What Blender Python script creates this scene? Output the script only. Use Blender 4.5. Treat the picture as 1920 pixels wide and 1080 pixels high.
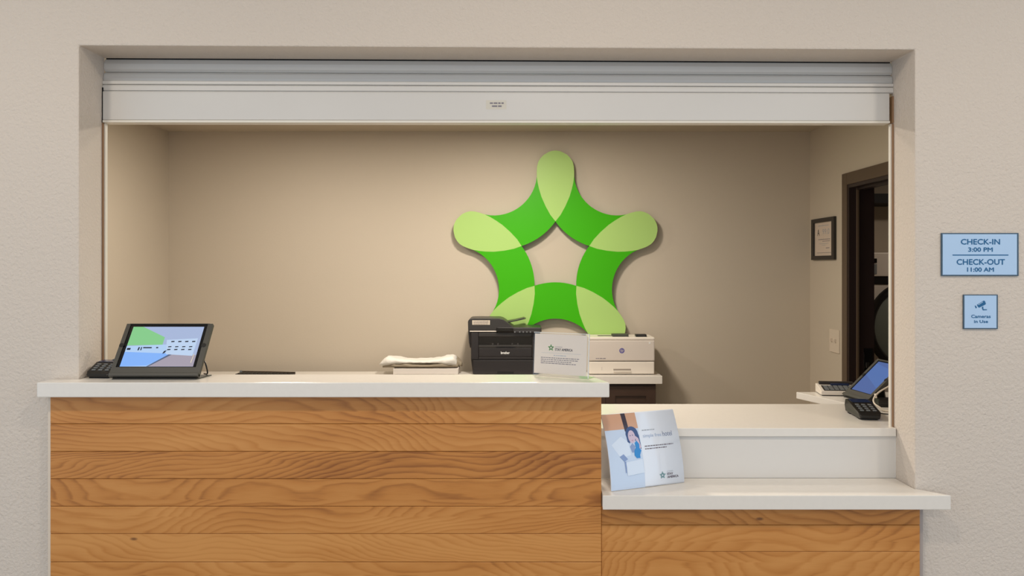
import bpy, bmesh, math, random
from mathutils import Vector, Matrix, noise as mnoise

for o in list(bpy.data.objects):
    bpy.data.objects.remove(o)
S = bpy.context.scene
COL = S.collection
F = 1500.0            # focal length in pixels of the 1920x1080 frame
CX, CY = 965.0, 500.0  # vanishing point of the depth direction
CZ = 1.45             # camera height

# ------------------------------------------------------------------ camera
cam = bpy.data.cameras.new('camera')
cam.sensor_width = 36.0
cam.lens = 36.0 * F / 1920.0
cam.shift_x = -(CX - 960.0) / 1920.0
cam.shift_y = -(540.0 - CY) / 1920.0
cam.clip_start = 0.05
camo = bpy.data.objects.new('camera', cam)
camo.location = (0, 0, CZ)
camo.rotation_euler = (math.pi / 2, 0, 0)
COL.objects.link(camo)
S.camera = camo

# ------------------------------------------------------------------ world and lights
w = bpy.data.worlds.new('daylight')
S.world = w
w.use_nodes = True
w.node_tree.nodes['Background'].inputs['Color'].default_value = (0.74, 0.86, 1.0, 1)
w.node_tree.nodes['Background'].inputs['Strength'].default_value = 1.0


def area(name, loc, size, power, color, rot=(0, 0, 0), shape='DISK', size_y=None, spread=None):
    l = bpy.data.lights.new(name, 'AREA')
    l.shape = shape
    l.size = size
    if size_y:
        l.size_y = size_y
    l.energy = power
    l.color = color
    if spread:
        l.spread = spread
    ob = bpy.data.objects.new(name, l)
    ob.location = loc
    ob.rotation_euler = rot
    COL.objects.link(ob)
    return ob


WARM = (1.0, 0.87, 0.72)
for lx, pw in ((-1.55, 11), (0.15, 11), (1.75, 10)):
    area('lobby_downlight', (lx, 1.15, 2.735), 0.16, pw, WARM)
for lx in (-1.5, 0.3, 1.9):
    area('lobby_downlight', (lx, -0.9, 2.735), 0.16, 9, WARM)
OFF = (1.0, 0.905, 0.79)
area('office_light', (0.0, 3.80, 2.266), 0.22, 26, OFF)
area('office_light', (-1.20, 3.80, 2.266), 0.22, 13, OFF)
area('office_light', (0.0, 3.10, 2.266), 0.16, 6, OFF)
area('laundry_fill', (3.1, 4.7, 2.266), 0.3, 7, (1.0, 0.85, 0.70))  # unseen weak lamp, added to lift the dim side room

S.view_settings.view_transform = 'Standard'
S.view_settings.look = 'None'
S.view_settings.gamma = 1.0
S.view_settings.use_curve_mapping = False
S.view_settings.exposure = 0.2


# ------------------------------------------------------------------ materials
def lin(c):
    c = c / 255.0
    return c / 12.92 if c <= 0.04045 else ((c + 0.055) / 1.055) ** 2.4


def rgb(r, g, b):
    return (lin(r), lin(g), lin(b), 1)


MATS = {}


def mat(name, col, rough=0.5, metal=0.0, bump=None, mottle=None, emit=None, coat=0.0, spec=0.5):
    """plain principled material with optional noise relief and colour mottling"""
    if name in MATS:
        return MATS[name]
    m = bpy.data.materials.new(name)
    m.use_nodes = True
    nt = m.node_tree
    b = nt.nodes['Principled BSDF']
    b.inputs['Base Color'].default_value = col
    b.inputs['Roughness'].default_value = rough
    b.inputs['Metallic'].default_value = metal
    b.inputs['Specular IOR Level'].default_value = spec
    if coat:
        b.inputs['Coat Weight'].default_value = coat
        b.inputs['Coat Roughness'].default_value = 0.08
    tc = nt.nodes.new('ShaderNodeNewGeometry')
    if mottle:
        sc, amt = mottle
        n = nt.nodes.new('ShaderNodeTexNoise')
        n.inputs['Scale'].default_value = sc
        n.inputs['Detail'].default_value = 4
        nt.links.new(tc.outputs['Position'], n.inputs['Vector'])
        mx = nt.nodes.new('ShaderNodeMix')
        mx.data_type = 'RGBA'
        mx.inputs['A'].default_value = tuple(c * (1 - amt) for c in col[:3]) + (1,)
        mx.inputs['B'].default_value = tuple(min(1, c * (1 + amt)) for c in col[:3]) + (1,)
        nt.links.new(n.outputs['Fac'], mx.inputs['Factor'])
        nt.links.new(mx.outputs['Result'], b.inputs['Base Color'])
    if bump:
        sc, st, dist = bump
        n = nt.nodes.new('ShaderNodeTexNoise')
        n.inputs['Scale'].default_value = sc
        n.inputs['Detail'].default_value = 2.5
        n.inputs['Roughness'].default_value = 0.55
        nt.links.new(tc.outputs['Position'], n.inputs['Vector'])
        bp = nt.nodes.new('ShaderNodeBump')
        bp.inputs['Strength'].default_value = st
        bp.inputs['Distance'].default_value = dist
        nt.links.new(n.outputs['Fac'], bp.inputs['Height'])
        nt.links.new(bp.outputs['Normal'], b.inputs['Normal'])
    if emit:
        b.inputs['Base Color'].default_value = (0.01, 0.01, 0.012, 1)
        b.inputs['Emission Color'].default_value = col
        b.inputs['Emission Strength'].default_value = emit
    MATS[name] = m
    return m


def make_oak():
    m = bpy.data.materials.new('oak')
    m.use_nodes = True
    nt = m.node_tree
    L = nt.links.new
    b = nt.nodes['Principled BSDF']
    geo = nt.nodes.new('ShaderNodeNewGeometry')
    at = nt.nodes.new('ShaderNodeAttribute'); at.attribute_type = 'OBJECT'; at.attribute_name = 'seed'
    tn = nt.nodes.new('ShaderNodeAttribute'); tn.attribute_type = 'OBJECT'; tn.attribute_name = 'tone'
    sep = nt.nodes.new('ShaderNodeSeparateXYZ')
    L(geo.outputs['Position'], sep.inputs[0])

    def math_(op, a, bb=None, c=None):
        n = nt.nodes.new('ShaderNodeMath'); n.operation = op
        for i, v in enumerate((a, bb, c)):
            if v is None:
                continue
            if isinstance(v, (int, float)):
                n.inputs[i].default_value = v
            else:
                L(v, n.inputs[i])
        return n.outputs[0]

    def comb(x, y, z):
        n = nt.nodes.new('ShaderNodeCombineXYZ')
        for i, v in enumerate((x, y, z)):
            if isinstance(v, (int, float)):
                n.inputs[i].default_value = v
            else:
                L(v, n.inputs[i])
        return n.outputs[0]

    def noise_(vec, scale, detail=2.0, rough=0.5):
        n = nt.nodes.new('ShaderNodeTexNoise')
        n.inputs['Scale'].default_value = scale
        n.inputs['Detail'].default_value = detail
        n.inputs['Roughness'].default_value = rough
        L(vec, n.inputs['Vector'])
        return n.outputs['Fac']
    seed = at.outputs['Fac']
    u = math_('ADD', sep.outputs['X'], math_('MULTIPLY', seed, 7.31))
    v = math_('ADD', sep.outputs['Z'], math_('MULTIPLY', math_('SINE', math_('MULTIPLY', seed, 12.9)), 0.03))
    # the pith wanders in depth along the board: plain-sawn cathedrals
    wander = noise_(comb(u, math_('MULTIPLY', seed, 40.0), 0.0), 1.7, 1.0)
    slope = math_('MULTIPLY', math_('SINE', math_('MULTIPLY', seed, 31.0)), 0.12)
    depth = math_('ADD', math_('MULTIPLY', math_('SUBTRACT', sep.outputs['X'], -0.55), slope), math_('MULTIPLY', math_('SUBTRACT', wander, 0.5), 0.17))
    depth = math_('ADD', depth, 0.17)
    warp = noise_(comb(math_('MULTIPLY', u, 3.2), math_('MULTIPLY', v, 13.0), math_('MULTIPLY', seed, 30.0)), 1.0, 2.0)
    warp2 = noise_(comb(math_('MULTIPLY', u, 14.0), math_('MULTIPLY', v, 40.0), seed), 1.0, 1.0)
    vc = math_('ADD', math_('MULTIPLY', math_('SINE', math_('MULTIPLY', seed, 57.0)), 0.10), 0.04)
    vrel = math_('SUBTRACT', math_('SUBTRACT', v, math_('MULTIPLY', math_('FLOOR', math_('DIVIDE', v, 0.08)), 0.08)), vc)
    vv = math_('ADD', vrel, math_('MULTIPLY', math_('SUBTRACT', warp, 0.5), 0.06))
    r = math_('SQRT', math_('ADD', math_('MULTIPLY', vv, vv), math_('MULTIPLY', depth, depth)))
    r = math_('ADD', r, math_('MULTIPLY', warp2, 0.004))
    ring = math_('FRACT', math_('MULTIPLY', r, 128.0))
    # slow rise, sharp late-wood line
    line = math_('MULTIPLY', math_('POWER', ring, 2.4), math_('MINIMUM', 1.0, math_('MULTIPLY', math_('SUBTRACT', 1.0, ring), 5.0)))
    pore = noise_(comb(math_('MULTIPLY', u, 22.0), math_('MULTIPLY', v, 700.0), seed), 1.0, 3.0, 0.6)
    blot = noise_(comb(math_('MULTIPLY', u, 2.2), math_('MULTIPLY', v, 14.0), seed), 1.0, 3.0)
    ramp = nt.nodes.new('ShaderNodeValToRGB')
    e = ramp.color_ramp.elements
    e[0].position = 0.0; e[0].color = rgb(202, 142, 76)
    e[1].position = 1.0; e[1].color = rgb(134, 78, 28)
    k = e.new(0.5); k.color = rgb(186, 123, 57)
    fac = math_('ADD', math_('MULTIPLY', line, 0.62), math_('ADD', math_('MULTIPLY', math_('SUBTRACT', pore, 0.35), 0.42), math_('MULTIPLY', math_('SUBTRACT', blot, 0.42), 1.15)))
    fac = math_('ADD', fac, tn.outputs['Fac'])
    L(fac, ramp.inputs[0])
    # a few small knots
    vor = nt.nodes.new('ShaderNodeTexVoronoi')
    vor.inputs['Scale'].default_value = 1.0
    L(comb(math_('MULTIPLY', u, 2.1), math_('MULTIPLY', v, 5.0), seed), vor.inputs['Vector'])
    kn = nt.nodes.new('ShaderNodeMapRange')
    kn.inputs['From Min'].default_value = 0.012
    kn.inputs['From Max'].default_value = 0.03
    kn.inputs['To Min'].default_value = 0.75
    kn.inputs['To Max'].default_value = 0.0
    L(vor.outputs['Distance'], kn.inputs['Value'])
    mx = nt.nodes.new('ShaderNodeMix'); mx.data_type = 'RGBA'
    L(kn.outputs['Result'], mx.inputs['Factor'])
    L(ramp.outputs['Color'], mx.inputs['A'])
    mx.inputs['B'].default_value = rgb(88, 50, 24)
    L(mx.outputs['Result'], b.inputs['Base Color'])
    b.inputs['Roughness'].default_value = 0.42
    bp = nt.nodes.new('ShaderNodeBump')
    bp.inputs['Strength'].default_value = 0.12
    bp.inputs['Distance'].default_value = 0.0006
    L(math_('SUBTRACT', 1.0, pore), bp.inputs['Height'])
    L(bp.outputs['Normal'], b.inputs['Normal'])
    MATS['oak'] = m
    return m


def make_clear(name, tint=(1.0, 0.995, 0.985, 1), gloss=1.0):
    """clear thin acrylic: transparent with a fresnel reflection"""
    m = bpy.data.materials.new(name)
    m.use_nodes = True
    nt = m.node_tree
    nt.nodes.remove(nt.nodes['Principled BSDF'])
    out = nt.nodes['Material Output']
    tr = nt.nodes.new('ShaderNodeBsdfTransparent'); tr.inputs[0].default_value = tint
    gl = nt.nodes.new('ShaderNodeBsdfGlossy'); gl.inputs['Roughness'].default_value = 0.06
    lw = nt.nodes.new('ShaderNodeLayerWeight'); lw.inputs['Blend'].default_value = 0.5
    pw_ = nt.nodes.new('ShaderNodeMath'); pw_.operation = 'POWER'; pw_.inputs[1].default_value = 5.0
    fr = nt.nodes.new('ShaderNodeMath'); fr.operation = 'MULTIPLY_ADD'; fr.inputs[1].default_value = 0.9; fr.inputs[2].default_value = 0.03
    nt.links.new(lw.outputs['Facing'], pw_.inputs[0])
    nt.links.new(pw_.outputs[0], fr.inputs[0])
    mx = nt.nodes.new('ShaderNodeMixShader')
    nt.links.new(fr.outputs[0], mx.inputs[0])
    nt.links.new(tr.outputs[0], mx.inputs[1])
    nt.links.new(gl.outputs[0], mx.inputs[2])
    nt.links.new(mx.outputs[0], out.inputs['Surface'])
    MATS[name] = m
    return m


make_oak()
make_clear('clear_acrylic')
wall_m = mat('textured_wall_paint', rgb(208, 197, 185), 0.75, bump=(120, 0.8, 0.004), mottle=(1.2, 0.02), spec=0.3)
office_m = mat('office_wall_paint', rgb(196, 184, 166), 0.62, bump=(110, 0.16, 0.002), mottle=(1.0, 0.02), spec=0.35)
ceil_m = mat('ceiling_paint', rgb(222, 216, 206), 0.8, bump=(90, 0.2, 0.002))
floor_m = mat('vinyl_floor', rgb(150, 138, 122), 0.5, mottle=(3, 0.12))
quartz = mat('white_quartz', rgb(224, 219, 211), 0.22, mottle=(60, 0.03), spec=0.5)
white_lam = mat('white_laminate', rgb(215, 211, 205), 0.4, mottle=(2, 0.015))
steel_w = mat('painted_shutter_steel', rgb(206, 203, 198), 0.33, mottle=(5, 0.02))
brownseal = mat('brown_seal', rgb(150, 116, 86), 0.6)
whiteseal = mat('white_metal_rail', rgb(224, 218, 206), 0.4)
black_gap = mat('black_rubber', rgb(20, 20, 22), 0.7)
darkwood = mat('dark_stained_wood', rgb(62, 44, 34), 0.4, mottle=(14, 0.2))
casing_m = mat('dark_brown_casing', rgb(88, 72, 56), 0.4)
jamb_m = mat('dark_brown_jamb', rgb(42, 30, 28), 0.42)
green_d = mat('leaf_green', rgb(62, 172, 0), 0.42, spec=0.2)
green_l = mat('pale_green', rgb(168, 204, 116), 0.42, spec=0.25)
printer_k = mat('charcoal_plastic', rgb(38, 34, 34), 0.42, bump=(900, 0.08, 0.0004))
printer_k2 = mat('dark_grey_plastic', rgb(48, 45, 42), 0.38)
black_p = mat('black_plastic', rgb(14, 14, 15), 0.35)
black_gl = mat('black_glass', rgb(6, 6, 9), 0.08)
stand_m = mat('olive_charcoal_metal', rgb(72, 71, 66), 0.42, metal=0.2)
printer_w = mat('warm_white_plastic', rgb(224, 215, 203), 0.42)
printer_w2 = mat('beige_plastic', rgb(206, 196, 186), 0.42)
paper_m = mat('white_paper', rgb(216, 208, 200), 0.6)
ink_dark = mat('dark_ink', rgb(60, 55, 62), 0.7)
ink_grey = mat('grey_ink', rgb(120, 115, 125), 0.7)
ink_light = mat('pale_grey_ink', rgb(165, 172, 184), 0.7)
ink_green = mat('green_ink', rgb(78, 140, 62), 0.6)
ink_blue = mat('indigo_ink', rgb(98, 92, 150), 0.5)
white_ink = mat('white_ink', rgb(225, 225, 222), 0.5)
grey_key = mat('grey_keys', rgb(112, 116, 118), 0.45)
sign_face = mat('pale_blue_acrylic', rgb(172, 201, 232), 0.3, coat=0.3)
sign_rim = mat('slate_rim', rgb(58, 84, 104), 0.35)
teal = mat('teal_ink', rgb(8, 92, 142), 0.45)
linen = mat('white_linen', rgb(226, 222, 214), 0.85, bump=(60, 0.35, 0.006))
linen_g = mat('grey_linen', rgb(150, 138, 118), 0.85, bump=(60, 0.3, 0.006))
plate_m = mat('ivory_plastic', rgb(214, 200, 182), 0.35)
cream_cable = mat('cream_cable', rgb(226, 216, 200), 0.45)
chrome = mat('brushed_steel', rgb(170, 168, 165), 0.3, metal=1.0)
dryer_w = mat('white_enamel', rgb(200, 192, 182), 0.3)
dryer_glass = mat('smoked_glass', rgb(118, 124, 116), 0.3)


# ------------------------------------------------------------------ building helpers
ORG = {}


def px(x, y, Y):
    """world point seen at pixel (x, y) at depth Y"""
    return Vector(((x - CX) / F * Y, Y, CZ - (y - CY) / F * Y))


def X_(x, Y):
    return (x - CX) / F * Y


def Z_(y, Y):
    return CZ - (y - CY) / F * Y


def new_bm():
    return bmesh.new()


def box(bm, x0, x1, y0, y1, z0, z1, mi=0):
    vs = [bm.verts.new((x, y, z)) for z in (z0, z1) for y in (y0, y1) for x in (x0, x1)]
    for f in ((0, 2, 3, 1), (4, 5, 7, 6), (0, 1, 5, 4), (2, 6, 7, 3), (0, 4, 6, 2), (1, 3, 7, 5)):
        fc = bm.faces.new([vs[i] for i in f])
        fc.material_index = mi
    return vs


def prism(bm, pts, d, mi=0):
    """closed polygon of 3D points extruded by vector d"""
    d = Vector(d)
    a = [bm.verts.new(p) for p in pts]
    b = [bm.verts.new(Vector(p) + d) for p in pts]
    n = len(pts)
    fs = [bm.faces.new(a), bm.faces.new(list(reversed(b)))]
    for i in range(n):
        j = (i + 1) % n
        fs.append(bm.faces.new((a[j], a[i], b[i], b[j])))
    for f in fs:
        f.material_index = mi
    return a + b


def tube(bm, pts, r, n=8, mi=0, cap=True):
    pts = [Vector(p) for p in pts]
    rings = []
    for i, p in enumerate(pts):
        t = (pts[min(i + 1, len(pts) - 1)] - pts[max(i - 1, 0)]).normalized()
        up = Vector((0, 0, 1)) if abs(t.z) < 0.95 else Vector((1, 0, 0))
        a = t.cross(up).normalized()
        b = t.cross(a).normalized()
        rings.append([bm.verts.new(p + (a * math.cos(2 * math.pi * k / n) + b * math.sin(2 * math.pi * k / n)) * r) for k in range(n)])
    for i in range(len(rings) - 1):
        for k in range(n):
            f = bm.faces.new((rings[i][k], rings[i][(k + 1) % n], rings[i + 1][(k + 1) % n], rings[i + 1][k]))
            f.material_index = mi
            f.smooth = True
    if cap:
        bm.faces.new(rings[0]); bm.faces.new(list(reversed(rings[-1])))


def spline(pts, n=10):
    """Catmull-Rom through points"""
    P = [Vector(p) for p in pts]
    P = [P[0] * 2 - P[1]] + P + [P[-1] * 2 - P[-2]]
    out = []
    for i in range(1, len(P) - 2):
        for k in range(n):
            t = k / n
            a, b, c, d = P[i - 1], P[i], P[i + 1], P[i + 2]
            out.append(0.5 * ((2 * b) + (c - a) * t + (2 * a - 5 * b + 4 * c - d) * t * t + (3 * b - a - 3 * c + d) * t ** 3))
    out.append(P[-2])
    return out


def finish(name, bm, mats, parent=None, bevel=0.0, seg=2, M=None, smooth=False, origin=None):
    if M is not None:
        bmesh.ops.transform(bm, matrix=M, verts=bm.verts)
    bmesh.ops.recalc_face_normals(bm, faces=bm.faces)
    if bevel:
        es = [e for e in bm.edges if len(e.link_faces) == 2 and e.calc_face_angle(0) > 0.5]
        bmesh.ops.bevel(bm, geom=es, offset=bevel, segments=seg, profile=0.6, affect='EDGES', clamp_overlap=True)
    if smooth:
        for f in bm.faces:
            f.smooth = True
    if parent is not None:
        o0 = ORG[parent.name]
    elif origin is not None:
        o0 = Vector(origin)
    else:
        xs = [v.co.x for v in bm.verts]; ys = [v.co.y for v in bm.verts]; zs = [v.co.z for v in bm.verts]
        o0 = Vector(((min(xs) + max(xs)) / 2, (min(ys) + max(ys)) / 2, min(zs)))
    bmesh.ops.translate(bm, verts=bm.verts, vec=-o0)
    me = bpy.data.meshes.new(name)
    bm.to_mesh(me)
    bm.free()
    if not isinstance(mats, (list, tuple)):
        mats = [mats]
    for m_ in mats:
        me.materials.append(m_)
    ob = bpy.data.objects.new(name, me)
    COL.objects.link(ob)
    ORG[ob.name] = o0
    if parent is not None:
        ob.parent = parent
    else:
        ob.location = o0
    return ob


def thing(name, loc, label, cat, group=None):
    e = bpy.data.objects.new(name, None)
    e.empty_display_size = 0.05
    e.location = loc
    COL.objects.link(e)
    ORG[e.name] = Vector(loc)
    tag(e, label, cat, group)
    return e


def tag(o, label, cat=None, group=None):
    o['label'] = label
    if cat:
        o['category'] = cat
    if group:
        o['group'] = group
    return o


def struct(o, label=None, cat=None):
    o['kind'] = 'structure'
    if label:
        o['label'] = label
    if cat:
        o['category'] = cat
    return o


def bx(name, m_, parent, x0, x1, y0, y1, z0, z1, bevel=0.0, M=None, seg=2):
    bm = new_bm()
    box(bm, min(x0, x1), max(x0, x1), min(y0, y1), max(y0, y1), min(z0, z1), max(z0, z1))
    return finish(name, bm, m_, parent, bevel, seg, M)


def plane_M(origin, right, up):
    """local x = right, y = up, z = towards the viewer (right x up)"""
    r = Vector(right).normalized(); u = Vector(up).normalized()
    n = r.cross(u).normalized()
    M = Matrix((r, u, n)).transposed().to_4x4()
    M.translation = Vector(origin)
    return M


def text(name, s, cx, cy, wd, ht, m_, parent, M, off=0.0004, bold=0.0, label=None, fat=0.0):
    """lettering fitted to a box wd x ht centred on (cx, cy) of the plane M"""
    cu = bpy.data.curves.new(name, 'FONT')
    cu.body = s
    cu.size = 1.0
    cu.resolution_u = 3
    cu.offset = bold
    tmp = bpy.data.objects.new(name + '_tmp', cu)
    COL.objects.link(tmp)
    me = bpy.data.meshes.new_from_object(tmp)
    bpy.data.objects.remove(tmp)
    bpy.data.curves.remove(cu)
    bm = new_bm(); bm.from_mesh(me); bpy.data.meshes.remove(me)
    xs = [v.co.x for v in bm.verts]; ys = [v.co.y for v in bm.verts]
    sx = wd / (max(xs) - min(xs)); sy = ht / (max(ys) - min(ys))
    mx_, my_ = (max(xs) + min(xs)) / 2, (max(ys) + min(ys)) / 2
    for v in bm.verts:
        v.co = Vector(((v.co.x - mx_) * sx + cx, (v.co.y - my_) * sy + cy, off))
    if fat:            # heavier strokes: the outlines repeated a hair to each side
        src = bm.verts[:] + bm.edges[:] + bm.faces[:]
        for i, (ax, ay) in enumerate(((fat, 0), (-fat, 0), (0, fat), (0, -fat))):
            dup = bmesh.ops.duplicate(bm, geom=src)['geom']
            bmesh.ops.translate(bm, verts=[g_ for g_ in dup if isinstance(g_, bmesh.types.BMVert)], vec=(ax, ay, 0.00002 * (i + 1)))
    bmesh.ops.transform(bm, matrix=M, verts=bm.verts)
    if parent is not None:
        bmesh.ops.translate(bm, verts=bm.verts, vec=-ORG[parent.name])
    me = bpy.data.meshes.new(name); bm.to_mesh(me); bm.free()
    me.materials.append(m_)
    ob = bpy.data.objects.new(name, me)
    COL.objects.link(ob)
    ORG[ob.name] = ORG[parent.name]
    ob.parent = parent
    if label:
        ob['label'] = label
    return ob


def flat(name, polys, parent, M, off=0.0003, step=0.00012):
    """flat print: (points, material) polygons in the plane M, later ones on top, one mesh"""
    bm = new_bm()
    ms = []
    for i, (pts, m_) in enumerate(polys):
        if m_ not in ms:
            ms.append(m_)
        f = bm.faces.new([bm.verts.new((p[0], p[1], off + step * i)) for p in pts])
        f.material_index = ms.index(m_)
        if f.normal.z < 0:
            pass
    bmesh.ops.transform(bm, matrix=M, verts=bm.verts)
    bmesh.ops.translate(bm, verts=bm.verts, vec=-ORG[parent.name])
    me = bpy.data.meshes.new(name); bm.to_mesh(me); bm.free()
    for m_ in ms:
        me.materials.append(m_)
    ob = bpy.data.objects.new(name, me)
    COL.objects.link(ob)
    ORG[ob.name] = ORG[parent.name]
    ob.parent = parent
    return ob


def rect(x0, x1, y0, y1):
    return [(x0, y0), (x1, y0), (x1, y1), (x0, y1)]


def scribble(x0, x1, y, h, m_, rnd, gap=0.25):
    """a line of print too small to read: word-long dashes"""
    out = []
    x = x0
    while x < x1 - h:
        wl = h * rnd.uniform(1.5, 4.5)
        e = min(x + wl, x1)
        out.append((rect(x, e, y - h / 2, y + h / 2), m_))
        x = e + h * rnd.uniform(0.5, 0.9)
    return out


# star emblem outlines, unit radius, centre at the origin, first lobe pointing up
def star_outlines():
    prof = [(0, 0), (2, 18), (7, 34), (23, 62), (40, 78), (58, 89), (80, 95), (105, 97), (135, 97), (165, 93), (200, 85), (240, 73), (290, 51), (335, 26), (368, 0)]
    R = 553.0
    right = [(wd / R, (R - t) / R) for t, wd in prof]
    left = [(-x, y) for x, y in reversed(right[1:-1])]
    lobe = right + left
    c36, s36 = math.cos(math.radians(36)), math.sin(math.radians(36))
    # band between the top lobe and the one to its left, in the frame of their bisector
    def from_bis(perp, along):   # perp positive towards the top lobe
        bxv = Vector((-s36, c36)); pv = Vector((c36, s36))
        v = bxv * along + pv * perp
        return (v.x / R, v.y / R)
    topleft = [(-wd, R - t) for t, wd in prof[8:]]          # down the left edge of the top lobe to its inner point
    edge_top = [(x / R, y / R) for x, y in topleft]
    inner = []
    Ri, mid = 337.0, 131.7
    for k in range(1, 10):
        p = 108.7 - 217.4 * k / 10
        inner.append(from_bis(p, mid - Ri + math.sqrt(Ri * Ri - p * p) + 0 if False else mid + (Ri - math.sqrt(Ri * Ri - p * p))))
    c72, s72 = math.cos(math.radians(72)), math.sin(math.radians(72))
    # right edge of the left lobe, upwards from its inner point
    rl = [(wd, R - t) for t, wd in reversed(prof[8:])]
    edge_left = [((x * c72 - y * s72) / R, (x * s72 + y * c72) / R) for x, y in rl]
    outer = []
    Ro, om = 226.0, 320.0
    for k in range(1, 16):
        p = -169 + 338 * k / 16
        outer.append(from_bis(p, om + Ro - math.sqrt(Ro * Ro - p * p)))
    band = edge_top + inner + edge_left + outer
    return lobe, band


LOBE, BAND = star_outlines()


def rot2(pts, a, s=1.0, cx=0.0, cy=0.0):
    ca, sa = math.cos(a), math.sin(a)
    return [((x * ca - y * sa) * s + cx, (x * sa + y * ca) * s + cy) for x, y in pts]


def star_polys(cx, cy, r, mlobe, mband):
    ps = []
    for k in range(5):
        a = k * math.radians(72)
        ps.append((rot2(BAND, a, r, cx, cy), mband))
    for k in range(5):
        ps.append((rot2(LOBE, k * math.radians(72), r, cx, cy), mlobe))
    return ps


# ------------------------------------------------------------------ key measures (metres)
YF = 2.30          # front edges of the quartz tops
YW = 2.37          # lobby face of the front wall
YB = 2.520         # office face of the front wall
YR = 4.90          # office back wall
XL, XR = -1.291, 1.186   # jambs of the service opening
OL, OR = -2.12, 1.81     # office side walls
HC = 2.2765        # office ceiling
HL = 2.75          # lobby ceiling
ZT = 1.117         # tall counter top
ZM = 0.949         # inner counter top
ZLG = 0.792        # low ledge top
ZBK = 0.824        # back counter top


def head(x):       # the head of the opening is a little out of level
    return 2.0992 - 0.0051 * x


# ------------------------------------------------------------------ the setting
bm = new_bm()
prism(bm, [(-3.6, YW, 0), (XL, YW, 0), (XL, YW, head(XL)), (XR, YW, head(XR)), (XR, YW, 0), (3.6, YW, 0), (3.6, YW, HL), (-3.6, YW, HL)], (0, YB - YW, 0))
struct(finish('wall_front', bm, wall_m, bevel=0.004), 'textured beige lobby wall framing the wide service opening', 'wall')
struct(bx('wall_back', office_m, None, OL - 0.1, OR + 0.1, YR, YR + 0.1, 0, HC), 'smooth beige back wall behind the green star', 'wall')
struct(bx('wall_left', office_m, None, OL - 0.1, OL, YB, YR, 0, HC), 'beige office side wall left of the opening', 'wall')
DY0, DY1, DZ = 3.43, 4.331, 1.895    # doorway in the right wall
bm = new_bm()
prism(bm, [(OR, YB, 0), (OR, DY0, 0), (OR, DY0, DZ), (OR, DY1, DZ), (OR, DY1, 0), (OR, YR, 0), (OR, YR, HC), (OR, YB, HC)], (0.12, 0, 0))
struct(finish('wall_right', bm, office_m), 'beige office side wall with the dark doorway', 'wall')
struct(bx('ceiling', ceil_m, None, -2.9, 2.9, -1.7, YW, HL, HL + 0.1), 'pale lobby ceiling above the counter', 'ceiling')
struct(bx('ceiling', office_m, None, OL - 0.1, 4.3, YB, 6.3, HC, HC + 0.1), 'beige office ceiling strip behind the shutter', 'ceiling')
struct(bx('floor', floor_m, None, -3.6, 4.3, -3.2, 6.3, -0.1, 0.0), 'brown grey floor below the counters', 'floor')
# room seen through the doorway
struct(bx('wall_laundry_back', office_m, None, OR + 0.12, 4.3, 6.2, 6.3, 0, HC), 'dim beige wall seen through the doorway', 'wall')
struct(bx('wall_laundry_right', office_m, None, 4.2, 4.3, YB, 6.2, 0, HC), 'far wall of the dim side room', 'wall')
struct(bx('wall_laundry_left', office_m, None, OR + 0.02, OR + 0.12, YR + 0.1, 6.2, 0, HC), 'side wall past the doorway in the dim room', 'wall')
struct(bx('wall_laundry_front', office_m, None, OR + 0.12, 4.3, YB - 0.1, YB, 0, HC), 'near wall of the dim side room', 'wall')

# door casing and frame
t = thing('trim_1', (OR, (DY0 + DY1) / 2, 0), 'dark brown casing around the doorway on the right', 'door casing')
struct(t)
CW = 0.062
for nm, a in (('casing_post', (DY1 - 0.002, DY1 + CW, 0, DZ + CW)), ('casing_post', (DY0 - CW, DY0 + 0.002, 0, DZ + CW)), ('casing_head', (DY0 + 0.002, DY1 - 0.002, DZ - 0.002, DZ + CW))):
    bx(nm, casing_m, t, OR - 0.014, OR, a[0], a[1], a[2], a[3], 0.002)
d = thing('door_1', (OR + 0.06, (DY0 + DY1) / 2, 0), 'dark brown open door frame with stop and strike plate', 'door frame')
struct(d)
for y0, y1 in ((DY1 - 0.02, DY1), (DY0, DY0 + 0.02)):
    bx('jamb', jamb_m, d, OR - 0.008, OR + 0.128, y0, y1, 0, DZ - 0.02)
bx('head_jamb', jamb_m, d, OR - 0.008, OR + 0.128, DY0, DY1, DZ - 0.02, DZ)
bx('door_stop', casing_m, d, OR + 0.030, OR + 0.042, DY1 - 0.032, DY1 - 0.02, 0, DZ - 0.02, 0.001)
bx('head_stop', jamb_m, d, OR + 0.030, OR + 0.070, DY0 + 0.02, DY1 - 0.032, DZ - 0.032, DZ - 0.02, 0.001)
sp = bx('strike_plate', black_p, d, OR + 0.070, OR + 0.118, DY1 - 0.0225, DY1 - 0.0198, 0.890, 1.010)
bx('plate_edge', chrome, sp, OR + 0.070, OR + 0.0725, DY1 - 0.0245, DY1 - 0.0226, 0.895, 0.990)
bx('latch', chrome, sp, OR + 0.082, OR + 0.098, DY1 - 0.0275, DY1 - 0.0226, 0.905, 0.935, 0.001)

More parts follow.
